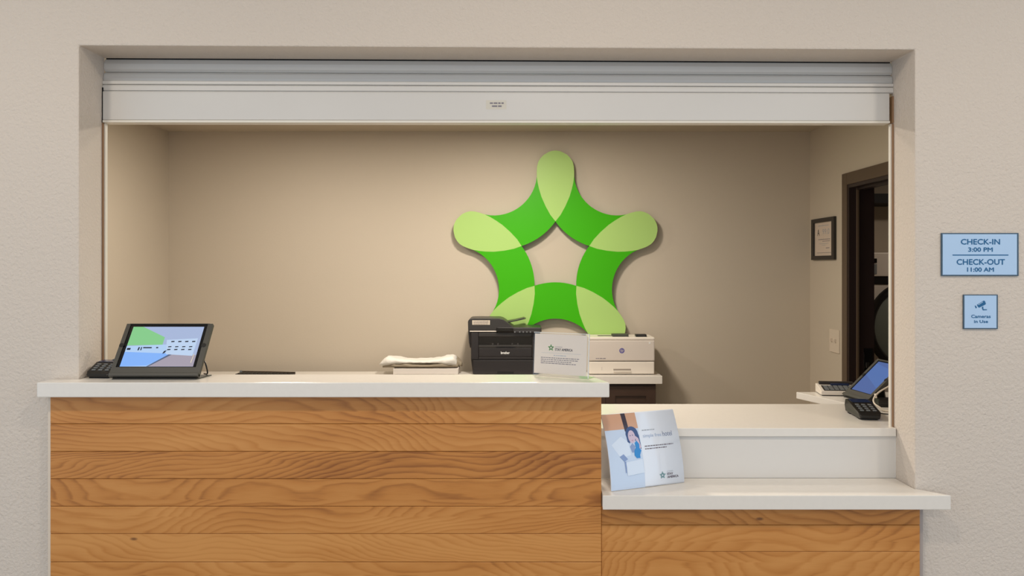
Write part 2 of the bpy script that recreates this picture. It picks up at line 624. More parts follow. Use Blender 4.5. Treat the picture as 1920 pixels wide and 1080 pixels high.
# ------------------------------------------------------------------ clothes dryer seen through the door
DX, DYF, DZC = 2.683, 5.40, 1.047
t = thing('clothes_dryer', (DX, DYF + 0.3, 0), 'big white clothes dryer with round dark door beyond the doorway', 'dryer')
bx('body', dryer_w, t, DX - 0.36, DX + 0.36, DYF, DYF + 0.65, 0.02, 1.375, 0.006)
bx('plinth', black_p, t, DX - 0.34, DX + 0.34, DYF + 0.03, DYF + 0.62, 0.0, 0.02)
p = bx('control_panel', dryer_w, t, DX - 0.36, DX + 0.36, DYF - 0.012, DYF + 0.2, 1.385, 1.545, 0.006)
bx('panel_gap', black_p, t, DX - 0.36, DX + 0.36, DYF - 0.004, DYF + 0.2, 1.330, 1.385)
bx('display', black_gl, p, DX - 0.30, DX - 0.245, DYF - 0.016, DYF - 0.012, 1.475, 1.505)
bx('button_pad', grey_key, p, DX - 0.30, DX - 0.245, DYF - 0.016, DYF - 0.012, 1.40, 1.468)
bm = new_bm()
n = 48
ro, ri = 0.312, 0.268
for k in range(n):
    a0, a1 = 2 * math.pi * k / n, 2 * math.pi * (k + 1) / n
    q = []
    for rr, yy in ((ro, 0.0), (ro - 0.008, -0.05), (ri + 0.01, -0.055), (ri, -0.03)):
        for a in (a0, a1):
            q.append(bm.verts.new((DX + rr * math.cos(a), DYF + yy, DZC + rr * math.sin(a))))
    for j in range(3):
        bm.faces.new((q[2 * j], q[2 * j + 1], q[2 * j + 3], q[2 * j + 2]))
bmesh.ops.remove_doubles(bm, verts=bm.verts, dist=1e-5)
ring = finish('door_ring', bm, black_p, t, smooth=True)
bm = new_bm()
rings = []
for rr, yy in ((0.269, -0.032), (0.20, -0.045), (0.12, -0.052), (0.001, -0.055)):
    rings.append([bm.verts.new((DX + rr * math.cos(2 * math.pi * k / n), DYF + yy, DZC + rr * math.sin(2 * math.pi * k / n))) for k in range(n)])
for j in range(3):
    for k in range(n):
        bm.faces.new((rings[j][k], rings[j][(k + 1) % n], rings[j + 1][(k + 1) % n], rings[j + 1][k]))
bm.faces.new(rings[3])
finish('door_glass', bm, dryer_glass, ring, smooth=True)
t = thing('wall_shelf', (2.9, 6.1, 1.86), 'long black shelf on the dim wall above the dryer', 'shelf')
bx('shelf_board', black_gap, t, 2.2, 4.1, 5.85, 6.199, 1.915, 1.985, 0.002)
for xx in (2.45, 3.2, 3.9):
    bx('bracket', black_p, t, xx, xx + 0.03, 6.0, 6.199, 1.80, 1.915)

# ------------------------------------------------------------------ tall counter: oak front
def plank_rows(parent, x0, x1, yf, z_top, rows_px, yref, tones, seed0):
    """horizontal oak boards, each its own object with a fine joint between"""
    zs = [z_top] + [Z_(p_, yref) for p_ in rows_px] + []
    h = (zs[1] - zs[-1]) / (len(zs) - 2)
    while zs[-1] > 0.09:
        zs.append(zs[-1] - h)
    zs[-1] = 0.0
    for i in range(len(zs) - 1):
        bm = new_bm()
        box(bm, x0, x1, yf, yf + 0.018, zs[i + 1] + 0.0006, zs[i] - 0.0006)
        ob = finish('plank', bm, MATS['oak'], parent, bevel=0.0011, seg=1)
        ob['seed'] = (seed0 + i * 0.6180339) % 1.0 + 0.013 * i
        ob['tone'] = float(tones[i % len(tones)])


YP = 2.332
t = thing('reception_counter', (-0.55, 2.39, 0), 'tall reception counter base clad in horizontal oak planks', 'counter')
PX0, PX1 = X_(92, YP), X_(1127.5, YP)
bx('carcass', white_lam, t, PX0 + 0.004, PX1 - 0.004, YP + 0.018, YW, 0, ZT - 0.043)
bx('inner_carcass', white_lam, t, XL + 0.003, PX1 - 0.004, YW, 2.455, 0, ZT - 0.043)
bx('end_panel', MATS['oak'], t, PX1 - 0.004, PX1, YP + 0.018, 2.455, 0, ZT - 0.043)
bx('edge_strip', plate_m, t, PX0 - 0.004, PX0 + 0.0035, YP + 0.002, YW, 0, ZT - 0.043)
plank_rows(t, PX0 + 0.0035, PX1, YP, ZT - 0.043, (795, 846.5, 898, 949.5, 1001, 1054), YP, (0.06, 0.04, 0.30, 0.18, 0.06, -0.12, 0.02, 0.1), 0.21)

# tall quartz top, with a horn past the left jamb and its right end cut at an angle
bm = new_bm()
pl = [(X_(69, YF), YF), (X_(1143, YF), YF), (X_(1100, 2.473), 2.473), (XL + 0.002, 2.473), (XL + 0.002, YW - 0.001), (X_(69, YF), YW - 0.001)]
prism(bm, [(x, y, ZT - 0.043) for x, y in pl], (0, 0, 0.043))
tag(finish('quartz_worktop', bm, quartz, bevel=0.003), 'long white quartz top on the tall oak counter', 'countertop')

# ------------------------------------------------------------------ low counter: oak front, ledge, riser, inner top
YP2 = 2.337
t = thing('reception_counter', (0.7, 2.4, 0), 'low oak-clad counter base under the white ledge on the right', 'counter')
LX0, LX1 = PX1 + 0.001, X_(1725, YP2)
bx('carcass', white_lam, t, LX0 + 0.002, XR - 0.004, YP2 + 0.018, 2.49, 0, ZLG - 0.041)
bx('edge_trim', mat('grey_trim', rgb(168, 158, 152), 0.5), t, XR + 0.002, XR + 0.013, YP2 + 0.012, YW - 0.001, 0, ZLG - 0.041)
plank_rows(t, LX0, LX1, YP2, ZLG - 0.041, (984.5, 1034.5), YP2, (0.12, 0.02, -0.02, 0.12), 0.63)
bm = new_bm()
pl = [(X_(1130, YF), YF), (X_(1783, YF), YF), (X_(1783, YF), YF + 0.004), (XR + 0.002, YW - 0.002), (XR - 0.002, YW - 0.002), (XR - 0.002, 2.490), (LX0 + 0.001, 2.490), (LX0 + 0.001, YF + 0.012)]
prism(bm, [(x, y, ZLG - 0.041) for x, y in pl], (0, 0, 0.041))
tag(finish('quartz_ledge', bm, quartz, bevel=0.003), 'low white quartz ledge with the leaning placard on it', 'countertop')
t = thing('riser_panel', (0.72, 2.5, ZLG - 0.02), 'white upright riser panel between ledge and inner counter', 'panel')
bx('panel', white_lam, t, LX0 + 0.002, X_(1680, 2.491), 2.491, 2.515, ZLG + 0.0, ZM - 0.0265)
bx('edge_bead', white_lam, t, X_(1679, 2.488), X_(1681, 2.488), 2.489, 2.491, ZLG + 0.0005, ZM - 0.0265)
t = thing('counter_cabinet', (0.72, 2.7, 0), 'white base carrying the inner counter behind the riser', 'cabinet')
bx('body', white_lam, t, 0.30, XR - 0.01, 2.53, 2.88, 0, ZM - 0.0265)
bm = new_bm()
pl = [(LX0 + 0.002, 2.482), (XR - 0.002, 2.482), (XR - 0.002, 2.523), (OR - 0.03, 2.523), (OR - 0.03, 2.920), (LX0 + 0.002, 2.920)]
prism(bm, [(x, y, ZM - 0.026) for x, y in pl], (0, 0, 0.026))
tag(finish('inner_worktop', bm, quartz, bevel=0.002), 'white inner counter top behind the placard', 'countertop')
bm = new_bm()
pl = [(X_(1493, 3.198), 3.198), (X_(1593, 2.921), 2.9215), (OR - 0.03, 2.9215), (OR - 0.03, 3.198)]
prism(bm, [(x, y, ZM - 0.026) for x, y in pl], (0, 0, 0.026))
t = finish('return_worktop', bm, quartz, bevel=0.002)
tag(t, 'angled return top carrying the phone at the right', 'countertop')
bx('support_panel', white_lam, t, 1.35, OR - 0.05, 3.0, 3.02, 0, ZM - 0.0265)
# work desk behind the tall counter
t = thing('work_desk', (-0.5, 2.8, 0), 'low work desk hidden behind the tall counter', 'desk')
bx('desk_top', white_lam, t, -1.6, 0.24, 2.64, 3.2, 0.72, 0.75, 0.002)
for xx in (-1.58, 0.19):
    for yy in (2.66, 3.14):
        bx('leg', darkwood, t, xx, xx + 0.04, yy, yy + 0.04, 0, 0.72)

# ------------------------------------------------------------------ rolling shutter
YS = 2.50
t = thing('rolling_shutter', (-0.05, YS, 1.9), 'raised white roll-down shutter across the top of the opening', 'shutter')


def sz(y, x):      # pixel row -> height on the shutter plane, a little out of level like the head
    k = max(0.0, min(1.0, (232 - y) / 122.0))
    return Z_(y, YS) - 0.0051 * (0.2 + 0.8 * k) * (x + 0.05)


SX0, SX1 = X_(190.5, YS) + 0.001, X_(1667.5, YS)


def hbar(name, prof, m_, x0=SX0, x1=XR - 0.0008, parent=t, bevel=0.0):
    """profile of (depth offset, pixel row at mid opening) run across the opening"""
    bm = new_bm()
    a = [bm.verts.new((x0, YS + dy, sz(y, x0))) for dy, y in prof]
    b = [bm.verts.new((x1, YS + dy, sz(y, x1))) for dy, y in prof]
    n_ = len(prof)
    bm.faces.new(a); bm.faces.new(list(reversed(b)))
    for i in range(n_):
        j = (i + 1) % n_
        bm.faces.new((a[j], a[i], b[i], b[j]))
    return finish(name, bm, m_, parent, bevel)


hbar('slat', [(0.020, 112.2), (0.012, 121), (0.012, 131), (0.020, 135.2), (0.034, 135.2), (0.034, 112.2)], steel_w)
hbar('leak_filler', [(0.026, 108.3), (0.026, 111.9), (0.034, 111.9), (0.034, 108.3)], black_gap)  # black filler added to stop light leaking over the top slat
hbar('slat', [(0.020, 136), (0.012, 140), (0.010, 148), (0.012, 152.8), (0.034, 152.8), (0.034, 136)], steel_w)
hbar('lip', [(0.006, 153.2), (0.002, 154.5), (0.002, 159.0), (0.006, 160.0), (0.034, 160.0), (0.034, 153.2)], steel_w)
hbar('upper_rail', [(0.007, 160.6), (0.004, 163), (0.004, 170.5), (0.008, 172.2), (0.034, 172.2), (0.034, 160.6)], steel_w)
hbar('bottom_bar', [(0.002, 172.8), (0.0, 175), (0.0, 225.0), (0.004, 226.0), (0.034, 226.0), (0.034, 172.8)], steel_w, x0=SX0 + 0.003, x1=SX1)
hbar('bottom_angle', [(-0.004, 226.4), (-0.004, 230.5), (0.038, 230.5), (0.038, 226.4)], whiteseal, x0=SX0 + 0.004, x1=SX1)
bx('coil_hood', steel_w, t, XL - 0.05, XR + 0.05, YB + 0.001, YB + 0.22, 2.112, HC - 0.002, 0.003)
# guide rails: a white metal rail with a brown weather strip on each side
for s, xo in ((-1, XL), (1, XR)):
    def gx(a, b_):
        return (xo - s * a, xo - s * b_)
    zb = 0.0 if s < 0 else ZM
    zt_r = sz(230.6, xo) - 0.0008
    g = bx('guide_rail', whiteseal, t, *gx(0.0005, 0.0088), YS + 0.006, YS + 0.0195, zb, zt_r)
    bx('weather_strip', brownseal, g, *gx(0.0005, 0.0052), YS + 0.001, YS + 0.006, zb, zt_r)
    if s > 0:
        bx('strip_end', brownseal, g, *gx(0.0005, 0.0045), YS + 0.001, YS + 0.03, sz(229.5, xo), sz(178, xo), 0.001)
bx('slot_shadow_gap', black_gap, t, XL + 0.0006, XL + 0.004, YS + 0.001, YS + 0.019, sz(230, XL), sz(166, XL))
Mst = plane_M(px(930.5, 196.5, YS), (1, 0, 0), (0, 0, 1))
k = YS / F
stk = flat('warning_sticker', [(rect(-19 * k, 19 * k, -8.5 * k, 8.5 * k), mat('clear_label', rgb(204, 199, 186), 0.4))], t, Mst, off=0.0004)
rnd = random.Random(4)
flat('sticker_print', scribble(-12 * k, 14 * k, 3.0 * k, 2.6 * k, ink_grey, rnd) + scribble(-8 * k, 10 * k, -2.6 * k, 2.6 * k, ink_grey, rnd), stk, Mst, off=0.0007)

# ------------------------------------------------------------------ green star sign on the back wall
YST = YR - 0.055
sc = YST / F
scx, scz = X_(1041.5, YST), Z_(260 + 614.6 / 2.77, YST)
R_ = 553.0 / 2.77 * sc
t = thing('star_sign', (scx, YR, scz), 'big two-tone green star sign mounted on the back wall', 'sign')
for kk in range(5):
    a = kk * math.radians(72)
    bm = new_bm()
    prism(bm, [(x, YST + 0.0008, z) for x, z in rot2(BAND, a, R_, scx, scz)], (0, 0.024, 0))
    finish('dark_band', bm, green_d, t)
    bm = new_bm()
    prism(bm, [(x, YST, z) for x, z in rot2(LOBE, a, R_, scx, scz)], (0, 0.025, 0))
    finish('pale_lobe', bm, green_l, t)
    rr = R_ * 0.6
    c = Vector((scx - math.sin(a) * rr, YST + 0.024, scz + math.cos(a) * rr))
    bm = new_bm()
    tube(bm, [c, (c.x, YR, c.z)], 0.018, 12)
    finish('standoff', bm, chrome, t)

# ------------------------------------------------------------------ back counter and cabinets
YK = 4.58
YKB = 4.78        # back edge of the shallow back counter
bm = new_bm()
prism(bm, [(OL + 0.002, YK, ZBK - 0.046), (X_(1242, YK), YK, ZBK - 0.046), (X_(1242, YK), YKB, ZBK - 0.046), (OL + 0.002, YKB, ZBK - 0.046)], (0, 0, 0.046))
tag(finish('back_worktop', bm, quartz, bevel=0.003), 'off-white back counter top under both printers', 'countertop')
XE = X_(1231, YK + 0.02)
uw = (XE - (OL + 0.01)) / 5


def cabinet(x0, x1, label):
    c = thing('base_cabinet', ((x0 + x1) / 2, 4.68, 0), label, 'cabinet')
    bx('body', darkwood, c, x0 + 0.001, x1 - 0.001, YK + 0.04, YKB - 0.004, 0.09, ZBK - 0.0465)
    bx('toe_kick', black_p, c, x0 + 0.003, x1 - 0.003, YK + 0.08, YKB - 0.01, 0, 0.09)
    for i in range(2):
        a0 = x0 + 0.003 + (x1 - x0 - 0.006) * i / 2
        a1 = x0 + 0.003 + (x1 - x0 - 0.006) * (i + 1) / 2 - 0.002
        dr = thing_part('door', c, a0, a1, 0.10, ZBK - 0.062)
        kx = a1 - 0.03 if i == 0 else a0 + 0.03
        bm = new_bm(); tube(bm, [(kx, YK + 0.016, 0.48), (kx, YK + 0.016, 0.58)], 0.005, 8)
        finish('handle', bm, chrome, dr)
    return c


def thing_part(name, parent, a0, a1, z0, z1):
    """shaker door: a frame round a sunk panel, one mesh"""
    fw = 0.055
    bm = new_bm()
    y0, y1 = YK + 0.020, YK + 0.0395
    box(bm, a0, a0 + fw, y0, y1, z0, z1)
    box(bm, a1 - fw, a1, y0, y1, z0, z1)
    box(bm, a0 + fw, a1 - fw, y0, y1, z1 - fw, z1)
    box(bm, a0 + fw, a1 - fw, y0, y1, z0, z0 + fw)
    box(bm, a0 + fw, a1 - fw, y0 + 0.009, y1, z0 + fw, z1 - fw)
    return finish(name, bm, darkwood, parent)


labs = ['dark base cabinet against the left wall', 'dark base cabinet second from the left wall', 'dark base cabinet under the folded linen', 'dark base cabinet under the black printer', 'dark wood cabinet with framed door under the white printer']
for i in range(5):
    x0 = OL + 0.01 + i * uw
    cabinet(x0, x0 + uw, labs[i])['group'] = 'back wall base cabinets'

# ------------------------------------------------------------------ white laser printer
YH = 4.63
kx = YH / F


def hX(p_):
    return X_(p_, YH)


def hZ(p_):
    return Z_(p_, YH)


t = thing('laser_printer', (hX(1166), YH + 0.17, ZBK), 'white laser printer on the back counter beside the acrylic sign', 'printer')
zb0 = ZBK + 0.004
bx('tray_front', printer_w, t, hX(1104.5), hX(1227), YH, YH + 0.06, zb0, hZ(678.2), 0.006)
bx('body', printer_w, t, hX(1103.5), hX(1228), YH + 0.014, YH + 0.20, zb0, hZ(633.5), 0.010)
fp = bx('front_cover', printer_w2, t, hX(1103.5), hX(1227.5), YH - 0.002, YH + 0.03, hZ(676.8), hZ(638), 0.006)
bx('top_cover', printer_w, t, hX(1103.5), hX(1227.5), YH - 0.001, YH + 0.19, hZ(638), hZ(632.3), 0.006)
bx('tray_handle', mat('handle_recess', rgb(150, 140, 130), 0.6), t, hX(1150), hX(1183), YH - 0.0015, YH + 0.01, hZ(694.5), hZ(691.5), 0.001)
bx('handle_lip', printer_w, t, hX(1150), hX(1183), YH - 0.006, YH + 0.01, hZ(697), hZ(694.6), 0.001)
bx('paper_gauge', printer_w2, t, hX(1127.6), hX(1129), YH - 0.001, YH + 0.01, hZ(694), hZ(688))
bm = new_bm(); tube(bm, [(hX(1218), YH - 0.0035, hZ(643)), (hX(1218), YH, hZ(643))], 0.0055, 12)
finish('power_button', bm, white_ink, fp)
bx('paper_stop', mat('dark_green_grey', rgb(62, 64, 56), 0.5), t, hX(1150), hX(1180), YH + 0.03, YH + 0.10, hZ(632.3), hZ(627.6), 0.002)
bx('output_bin', printer_k2, t, hX(1124), hX(1150), YH + 0.08, YH + 0.12, hZ(632.3), hZ(631.8))
cp = bx('control_panel', black_p, t, hX(1193.5), hX(1213.5), YH + 0.02, YH + 0.07, hZ(632.3), hZ(627.6), 0.002)
bx('panel_display', printer_k2, cp, hX(1196), hX(1211), YH + 0.0185, YH + 0.0200, hZ(631), hZ(628.8))
Mh = plane_M((hX(1166), YH - 0.002, hZ(657.5)), (1, 0, 0), (0, 0, 1))
circ = [(5.0 * kx * math.cos(2 * math.pi * i / 28), 5.0 * kx * math.sin(2 * math.pi * i / 28)) for i in range(28)]
lg = flat('round_logo', [(circ, ink_blue)], fp, Mh)
Msk = Mh @ Matrix(((1, 0.25, 0, 0), (0, 1, 0, 0), (0, 0, 1, 0), (0, 0, 0, 1)))
text('logo_letters', 'hp', 0, 0, 5.6 * kx, 6.6 * kx, printer_w2, lg, Msk, off=0.0008)
flat('model_print', scribble(-49 * kx, -30 * kx, -14.5 * kx, 1.3 * kx, ink_grey, rnd), fp, Mh)

# ------------------------------------------------------------------ black multifunction printer
def mx(zx):
    return X_(zx / 9.0 + 870, YH)


def mz(zy):
    return Z_(zy / 9.0 + 590, YH)


t = thing('office_printer', (mx(690), YH + 0.2, ZBK), 'black multifunction printer with document feeder on the back counter', 'printer')
zb1 = ZBK + 0.003
# lower body tapers towards its foot
bm = new_bm()
prism(bm, [(mx(147), YH + 0.012, zb1), (mx(1260), YH + 0.012, zb1), (mx(1285), YH + 0.012, mz(770)), (mx(1285), YH + 0.012, mz(300)), (mx(108), YH + 0.012, mz(300)), (mx(118), YH + 0.012, mz(770))], (0, 0.185, 0))
finish('body', bm, printer_k, t, 0.004)
tr = bx('paper_tray', printer_k, t, mx(150), mx(1255), YH - 0.002, YH + 0.05, zb1 + 0.001, mz(768), 0.003)
bx('tray_grip', black_p, tr, mx(560), mx(840), YH - 0.0035, YH, mz(1000), mz(955), 0.001)
fc = bx('front_cover', printer_k, t, mx(245), mx(1150), YH + 0.002, YH + 0.03, mz(712), mz(562), 0.004)
bx('side_panel', printer_k, t, mx(118), mx(243), YH + 0.0, YH + 0.03, mz(758), mz(302), 0.003)
bx('side_panel', printer_k, t, mx(1152), mx(1280), YH + 0.0, YH + 0.03, mz(758), mz(302), 0.003)
bx('lower_strip', printer_k, t, mx(245), mx(1150), YH + 0.003, YH + 0.03, mz(757), mz(715), 0.002)
bx('upper_strip', printer_k2, t, mx(245), mx(1150), YH + 0.0, YH + 0.03, mz(372), mz(302), 0.003)
slot = bx('paper_outlet', black_gl, t, mx(246), mx(1149), YH + 0.006, YH + 0.02, mz(512), mz(373))
for a in (470, 560, 800, 895):
    bx('outlet_rib', printer_k2, slot, mx(a), mx(a + 26), YH + 0.002, YH + 0.008, mz(518), mz(482), 0.001)
bx('outlet_lip', printer_k2, t, mx(246), mx(1149), YH + 0.0, YH + 0.03, mz(560), mz(514), 0.002)
bx('outlet_notch', black_p, t, mx(545), mx(860), YH - 0.001, YH + 0.01, mz(556), mz(538))
Mb = plane_M((mx(697), YH + 0.002, mz(643)), (1, 0, 0), (0, 0, 1))
text('brand_lettering', 'brother', 0, 0, 148 / 9 * kx, 44 / 9 * kx, white_ink, fc, Mb, off=0.0006, fat=0.0005)
# scanner deck with side flap
bm = new_bm()
prism(bm, [(mx(68), YH + 0.02, mz(275)), (mx(80), YH + 0.02, mz(480)), (mx(100), YH + 0.02, mz(570)), (mx(112), YH + 0.02, mz(560)), (mx(112), YH + 0.02, mz(275))], (0, 0.18, 0))
finish('side_flap', bm, printer_k, t, 0.002)
bx('scanner_deck', printer_k2, t, mx(560), mx(1308), YH - 0.012, YH + 0.20, mz(300), mz(212), 0.006)
bx('deck_gap', printer_w, t, mx(98), mx(590), YH - 0.004, YH + 0.20, mz(287), mz(270))
sb = bx('button_row', printer_k, t, mx(840), mx(1285), YH - 0.018, YH + 0.0, mz(302), mz(268), 0.002)
for a in (858, 940, 1000, 1060, 1120):
    bx('button', grey_key, sb, mx(a - 10), mx(a + 10), YH - 0.0195, YH - 0.018, mz(298), mz(278))
bx('display', black_gl, t, mx(545), mx(832), YH - 0.017, YH + 0.0, mz(282), mz(222), 0.003)
bm = new_bm()
prism(bm, [(mx(x), YH - 0.006, mz(z)) for x, z in ((70, 268), (66, 120), (80, 86), (110, 66), (180, 60), (600, 62), (660, 78), (710, 110), (760, 150), (800, 185), (838, 205), (838, 230), (560, 240), (545, 268))], (0, 0.20, 0))
ad = finish('document_feeder', bm, printer_k2, t, 0.004)
Mk = plane_M((mx(290), YH - 0.0062, mz(132)), (1, 0, 0), (0, 0, 1))
st = flat('instruction_label', [(rect(-150 / 9 * kx, 148 / 9 * kx, -38 / 9 * kx, 38 / 9 * kx), mat('label_paper', rgb(208, 196, 176), 0.6))], ad, Mk, off=0.0006)
flat('label_print', sum([scribble(-130 / 9 * kx, 125 / 9 * kx, yy / 9 * kx, 7 / 9 * kx, ink_grey, rnd) for yy in (22, 2, -20)], []), st, Mk, off=0.001)
bm = new_bm()
prism(bm, [(mx(x), YH + 0.06, mz(z)) for x, z in ((730, 126), (860, 105), (1010, 68), (1050, 82), (900, 118), (760, 146))], (0, 0.12, 0))
finish('feeder_tray', bm, printer_k2, t, 0.001)

# ------------------------------------------------------------------ folded linen on a white tray, laptop
YT = 4.60


def loft_x(name, stations, depth, m_, parent, yc, seed=0.0, amp=0.006, nseg=28, frag=6):
    """soft bundle: closed cross-sections along x; stations = (x, ztop, zbot, depth factor)"""
    bm = new_bm()
    pts = spline([(s_[0], s_[1], s_[2]) for s_ in stations], frag)
    dep = spline([(s_[3], 0, 0) for s_ in stations], frag)
    rings = []
    for p_, dd in zip(pts, dep):
        x, zt, zb_ = p_
        zc, hh = (zt + zb_) / 2, max(0.004, (zt - zb_) / 2)
        ring = []
        for k_ in range(nseg):
            a = 2 * math.pi * k_ / nseg
            ca, sa = math.cos(a), math.sin(a)
            q = Vector((x, yc + math.copysign(abs(ca) ** 0.6, ca) * depth / 2 * dd.x, zc + math.copysign(abs(sa) ** 0.75, sa) * hh))
            nz = mnoise.noise_vector(q * 22.0 + Vector((seed, 0, 0))) * amp + mnoise.noise_vector(q * 60.0 + Vector((seed, 3, 0))) * amp * 0.4
            if sa < -0.3:
                nz.z = abs(nz.z) * 0.2
            ring.append(bm.verts.new(q + nz))
        rings.append(ring)
    for i in range(len(rings) - 1):
        for k_ in range(nseg):
            bm.faces.new((rings[i][k_], rings[i][(k_ + 1) % nseg], rings[i + 1][(k_ + 1) % nseg], rings[i + 1][k_]))
    bm.faces.new(rings[0]); bm.faces.new(list(reversed(rings[-1])))
    return finish(name, bm, m_, parent, smooth=True)


def tX(p_):
    return X_(p_, YT)


def tZ(p_):
    return Z_(p_, YT)


t = thing('document_tray', (tX(798), YT + 0.085, ZBK), 'shallow white tray under the folded linen', 'tray')
bx('tray_deck', paper_m, t, tX(737), tX(859), YT, YT + 0.17, ZBK + 0.007, tZ(691.2), 0.002)
for a, b_ in ((737, 741), (852, 858)):
    for yy in (YT + 0.004, YT + 0.14):
        bx('foot', paper_m, t, tX(a), tX(b_), yy, yy + 0.025, ZBK, ZBK + 0.007)
t = thing('linen_bundle', (tX(786), YT + 0.085, tZ(691)), 'rumpled white folded linen lying on the shallow white tray', 'linen')
zt_ = tZ(691)
loft_x('folded_cloth', [(tX(716), tZ(687), tZ(691.5), 0.7), (tX(728), tZ(680), zt_, 0.95), (tX(760), tZ(681), zt_, 1.0), (tX(800), tZ(682), zt_, 1.0), (tX(840), tZ(680), zt_, 1.0), (tX(858), tZ(682), zt_, 0.8)], 0.165, linen_g, t, YT + 0.085, 1.0, 0.004)
loft_x('top_fold', [(tX(709), tZ(684.8), tZ(686.5), 0.6), (tX(716), tZ(676), tZ(687.5), 0.9), (tX(725), tZ(670.3), tZ(687.5), 1.0), (tX(745), tZ(673), tZ(684.5), 1.0), (tX(782), tZ(677), tZ(682.6), 1.0), (tX(815), tZ(674.5), tZ(683), 1.0), (tX(835), tZ(670.5), tZ(686.5), 1.0), (tX(848), tZ(668.5), tZ(688.5), 1.0), (tX(855), tZ(674), tZ(688), 0.8)], 0.175, linen, t, YT + 0.085, 5.0, 0.006)
loft_x('loose_end', [(tX(850), tZ(671), tZ(688), 0.5), (tX(857), tZ(675), tZ(690), 0.6), (tX(864), tZ(683), tZ(691), 0.4)], 0.13, linen_g, t, YT + 0.11, 9.0, 0.004)

YL = 4.59
t = thing('keyboard', (X_(500, YL), YL + 0.06, ZBK), 'thin black keyboard lying flat behind the tall counter', 'keyboard')
kl, kr = X_(446.5, 4.64), X_(554, 4.64)
bm = new_bm()
prism(bm, [(kl, YL, ZBK + 0.002), (kr, YL, ZBK + 0.002), (kr, YL + 0.052, ZBK + 0.002), (kl, YL + 0.098, ZBK + 0.002)], (0, 0, 0.008))
finish('base', bm, printer_k, t, 0.002)
bm = new_bm()
prism(bm, [(kl - 0.004, YL + 0.085, ZBK + 0.010), (kr, YL + 0.041, ZBK + 0.010), (kr, YL + 0.053, ZBK + 0.010), (kl - 0.004, YL + 0.100, ZBK + 0.010)], (0, 0, 0.006))
finish('rear_bar', bm, mat('brown_black_plastic', rgb(60, 48, 36), 0.4), t, 0.0015)
bm = new_bm()
for r_ in range(3):
    for c_ in range(14):
        kx0 = kl + 0.014 + c_ * (kr - kl - 0.03) / 14
        dmax = 0.080 - 0.044 * (c_ + 1) / 14
        y0_ = YL + 0.006 + r_ * dmax / 3
        box(bm, kx0, kx0 + 0.017, y0_, y0_ + dmax / 3 - 0.003, ZBK + 0.0095, ZBK + 0.0125)
finish('keys', bm, black_p, t)['kind'] = 'stuff'
bm = new_bm(); tube(bm, [(X_(452.5, 4.68), YL + 0.079, ZBK + 0.013), (X_(452.5, 4.68), YL + 0.09, ZBK + 0.013)], 0.007, 14)
finish('round_cap', bm, grey_key, t)
bx('rubber_foot', black_gap, t, kl + 0.01, kl + 0.03, YL + 0.02, YL + 0.07, ZBK, ZBK + 0.002)
bx('rubber_foot', black_gap, t, kr - 0.03, kr - 0.01, YL + 0.01, YL + 0.04, ZBK, ZBK + 0.002)

# ------------------------------------------------------------------ tablet kiosk stands
def tablet_kiosk(name, label, bl, br, back, rise, face_frac, group, picture):
    """slanted metal housing around a tablet.
    bl/br: bottom corners on the counter, back: horizontal vector the face leans by, rise: height."""
    bl, br, back = Vector(bl), Vector(br), Vector(back)
    g_l, g_r = bl.copy(), br.copy()
    bl.z += 0.011; br.z += 0.011; rise -= 0.011
    t_ = thing(name, (g_l + g_r) / 2, label, 'tablet', group)
    right = (br - bl)
    W = right.length
    up = Vector((back.x, back.y, rise))
    H = up.length
    M = plane_M(bl, right, up)
    th = 0.012
    b0, b1, s0, s1 = face_frac       # bezel window (u0,u1,v0,v1) and lit screen, in metres
    u0, u1, v0, v1 = b0, b1, s0, s1
    # housing: frame with a window, slightly rounded corners
    bm = new_bm()
    box(bm, 0, u0, 0, H, -th, 0); box(bm, u1, W, 0, H, -th, 0)
    box(bm, u0, u1, 0, v0, -th, 0); box(bm, u0, u1, v1, H, -th, 0)
    bmesh.ops.remove_doubles(bm, verts=bm.verts, dist=1e-6)
    dup = [f for f in bm.faces if all(abs(f.calc_center_median().x - xx) > 1e-6 for xx in ()) and False]
    ho = finish('housing', bm, stand_m, t_, M=M)
    bx('bottom_lip', stand_m, t_, 0, W, -0.001, 0.010, -0.010, 0.004, 0.002, M=M)
    bm = new_bm()
    prism(bm, [g_l + right * 0.04, g_r - right * 0.04, br - right * 0.04 + back * 0.1, bl + right * 0.04 + back * 0.1], back.normalized() * 0.012)
    finish('front_foot', bm, black_p, t_)
    tb = bx('tablet', black_gl, t_, u0 - 0.004, u1 + 0.004, v0 - 0.004, v1 + 0.004, -th - 0.002, -0.003, M=M)
    bx('back_plate', stand_m, t_, 0.004, W - 0.004, 0.004, H - 0.004, -th - 0.006, -th - 0.002, 0.002, M=M)
    # home button notch and camera notch on the short sides
    vm = (v0 + v1) / 2
    for uu in (u0 - 0.005, u1 + 0.005):
        bm = new_bm(); tube(bm, [(uu, vm, -0.002), (uu, vm, 0.0012)], 0.007, 16)
        finish('button_notch', bm, black_p, t_, M=M)
    # folded foot behind
    bk = back.normalized()
    p0 = bl + right * 0.12; p1 = br - right * 0.02
    dz = Vector((0, 0, 0.003))
    bm = new_bm()
    fl = max(0.07, back.length * 0.78)
    prism(bm, [g_l + right * 0.04, g_r - right * 0.02, g_r + bk * fl + right * 0.02, g_l + bk * fl + right * 0.10], dz)
    finish('foot_plate', bm, stand_m, t_)
    bm = new_bm()
    q0 = bl + right * 0.3 + up * 0.55; q1 = bl + right * 0.7 + up * 0.55
    nn = M.to_3x3() @ Vector((0, 0, -1)) * 0.017
    prism(bm, [q0 + nn, q1 + nn, g_l + dz + right * 0.7 + bk * (fl - 0.008), g_l + dz + right * 0.3 + bk * (fl - 0.008)], bk * 0.004 + Vector((0, 0, 0.003)))
    finish('rear_strut', bm, stand_m, t_)
    flat('screen', picture, tb, M, off=-0.0026)
    return t_, M


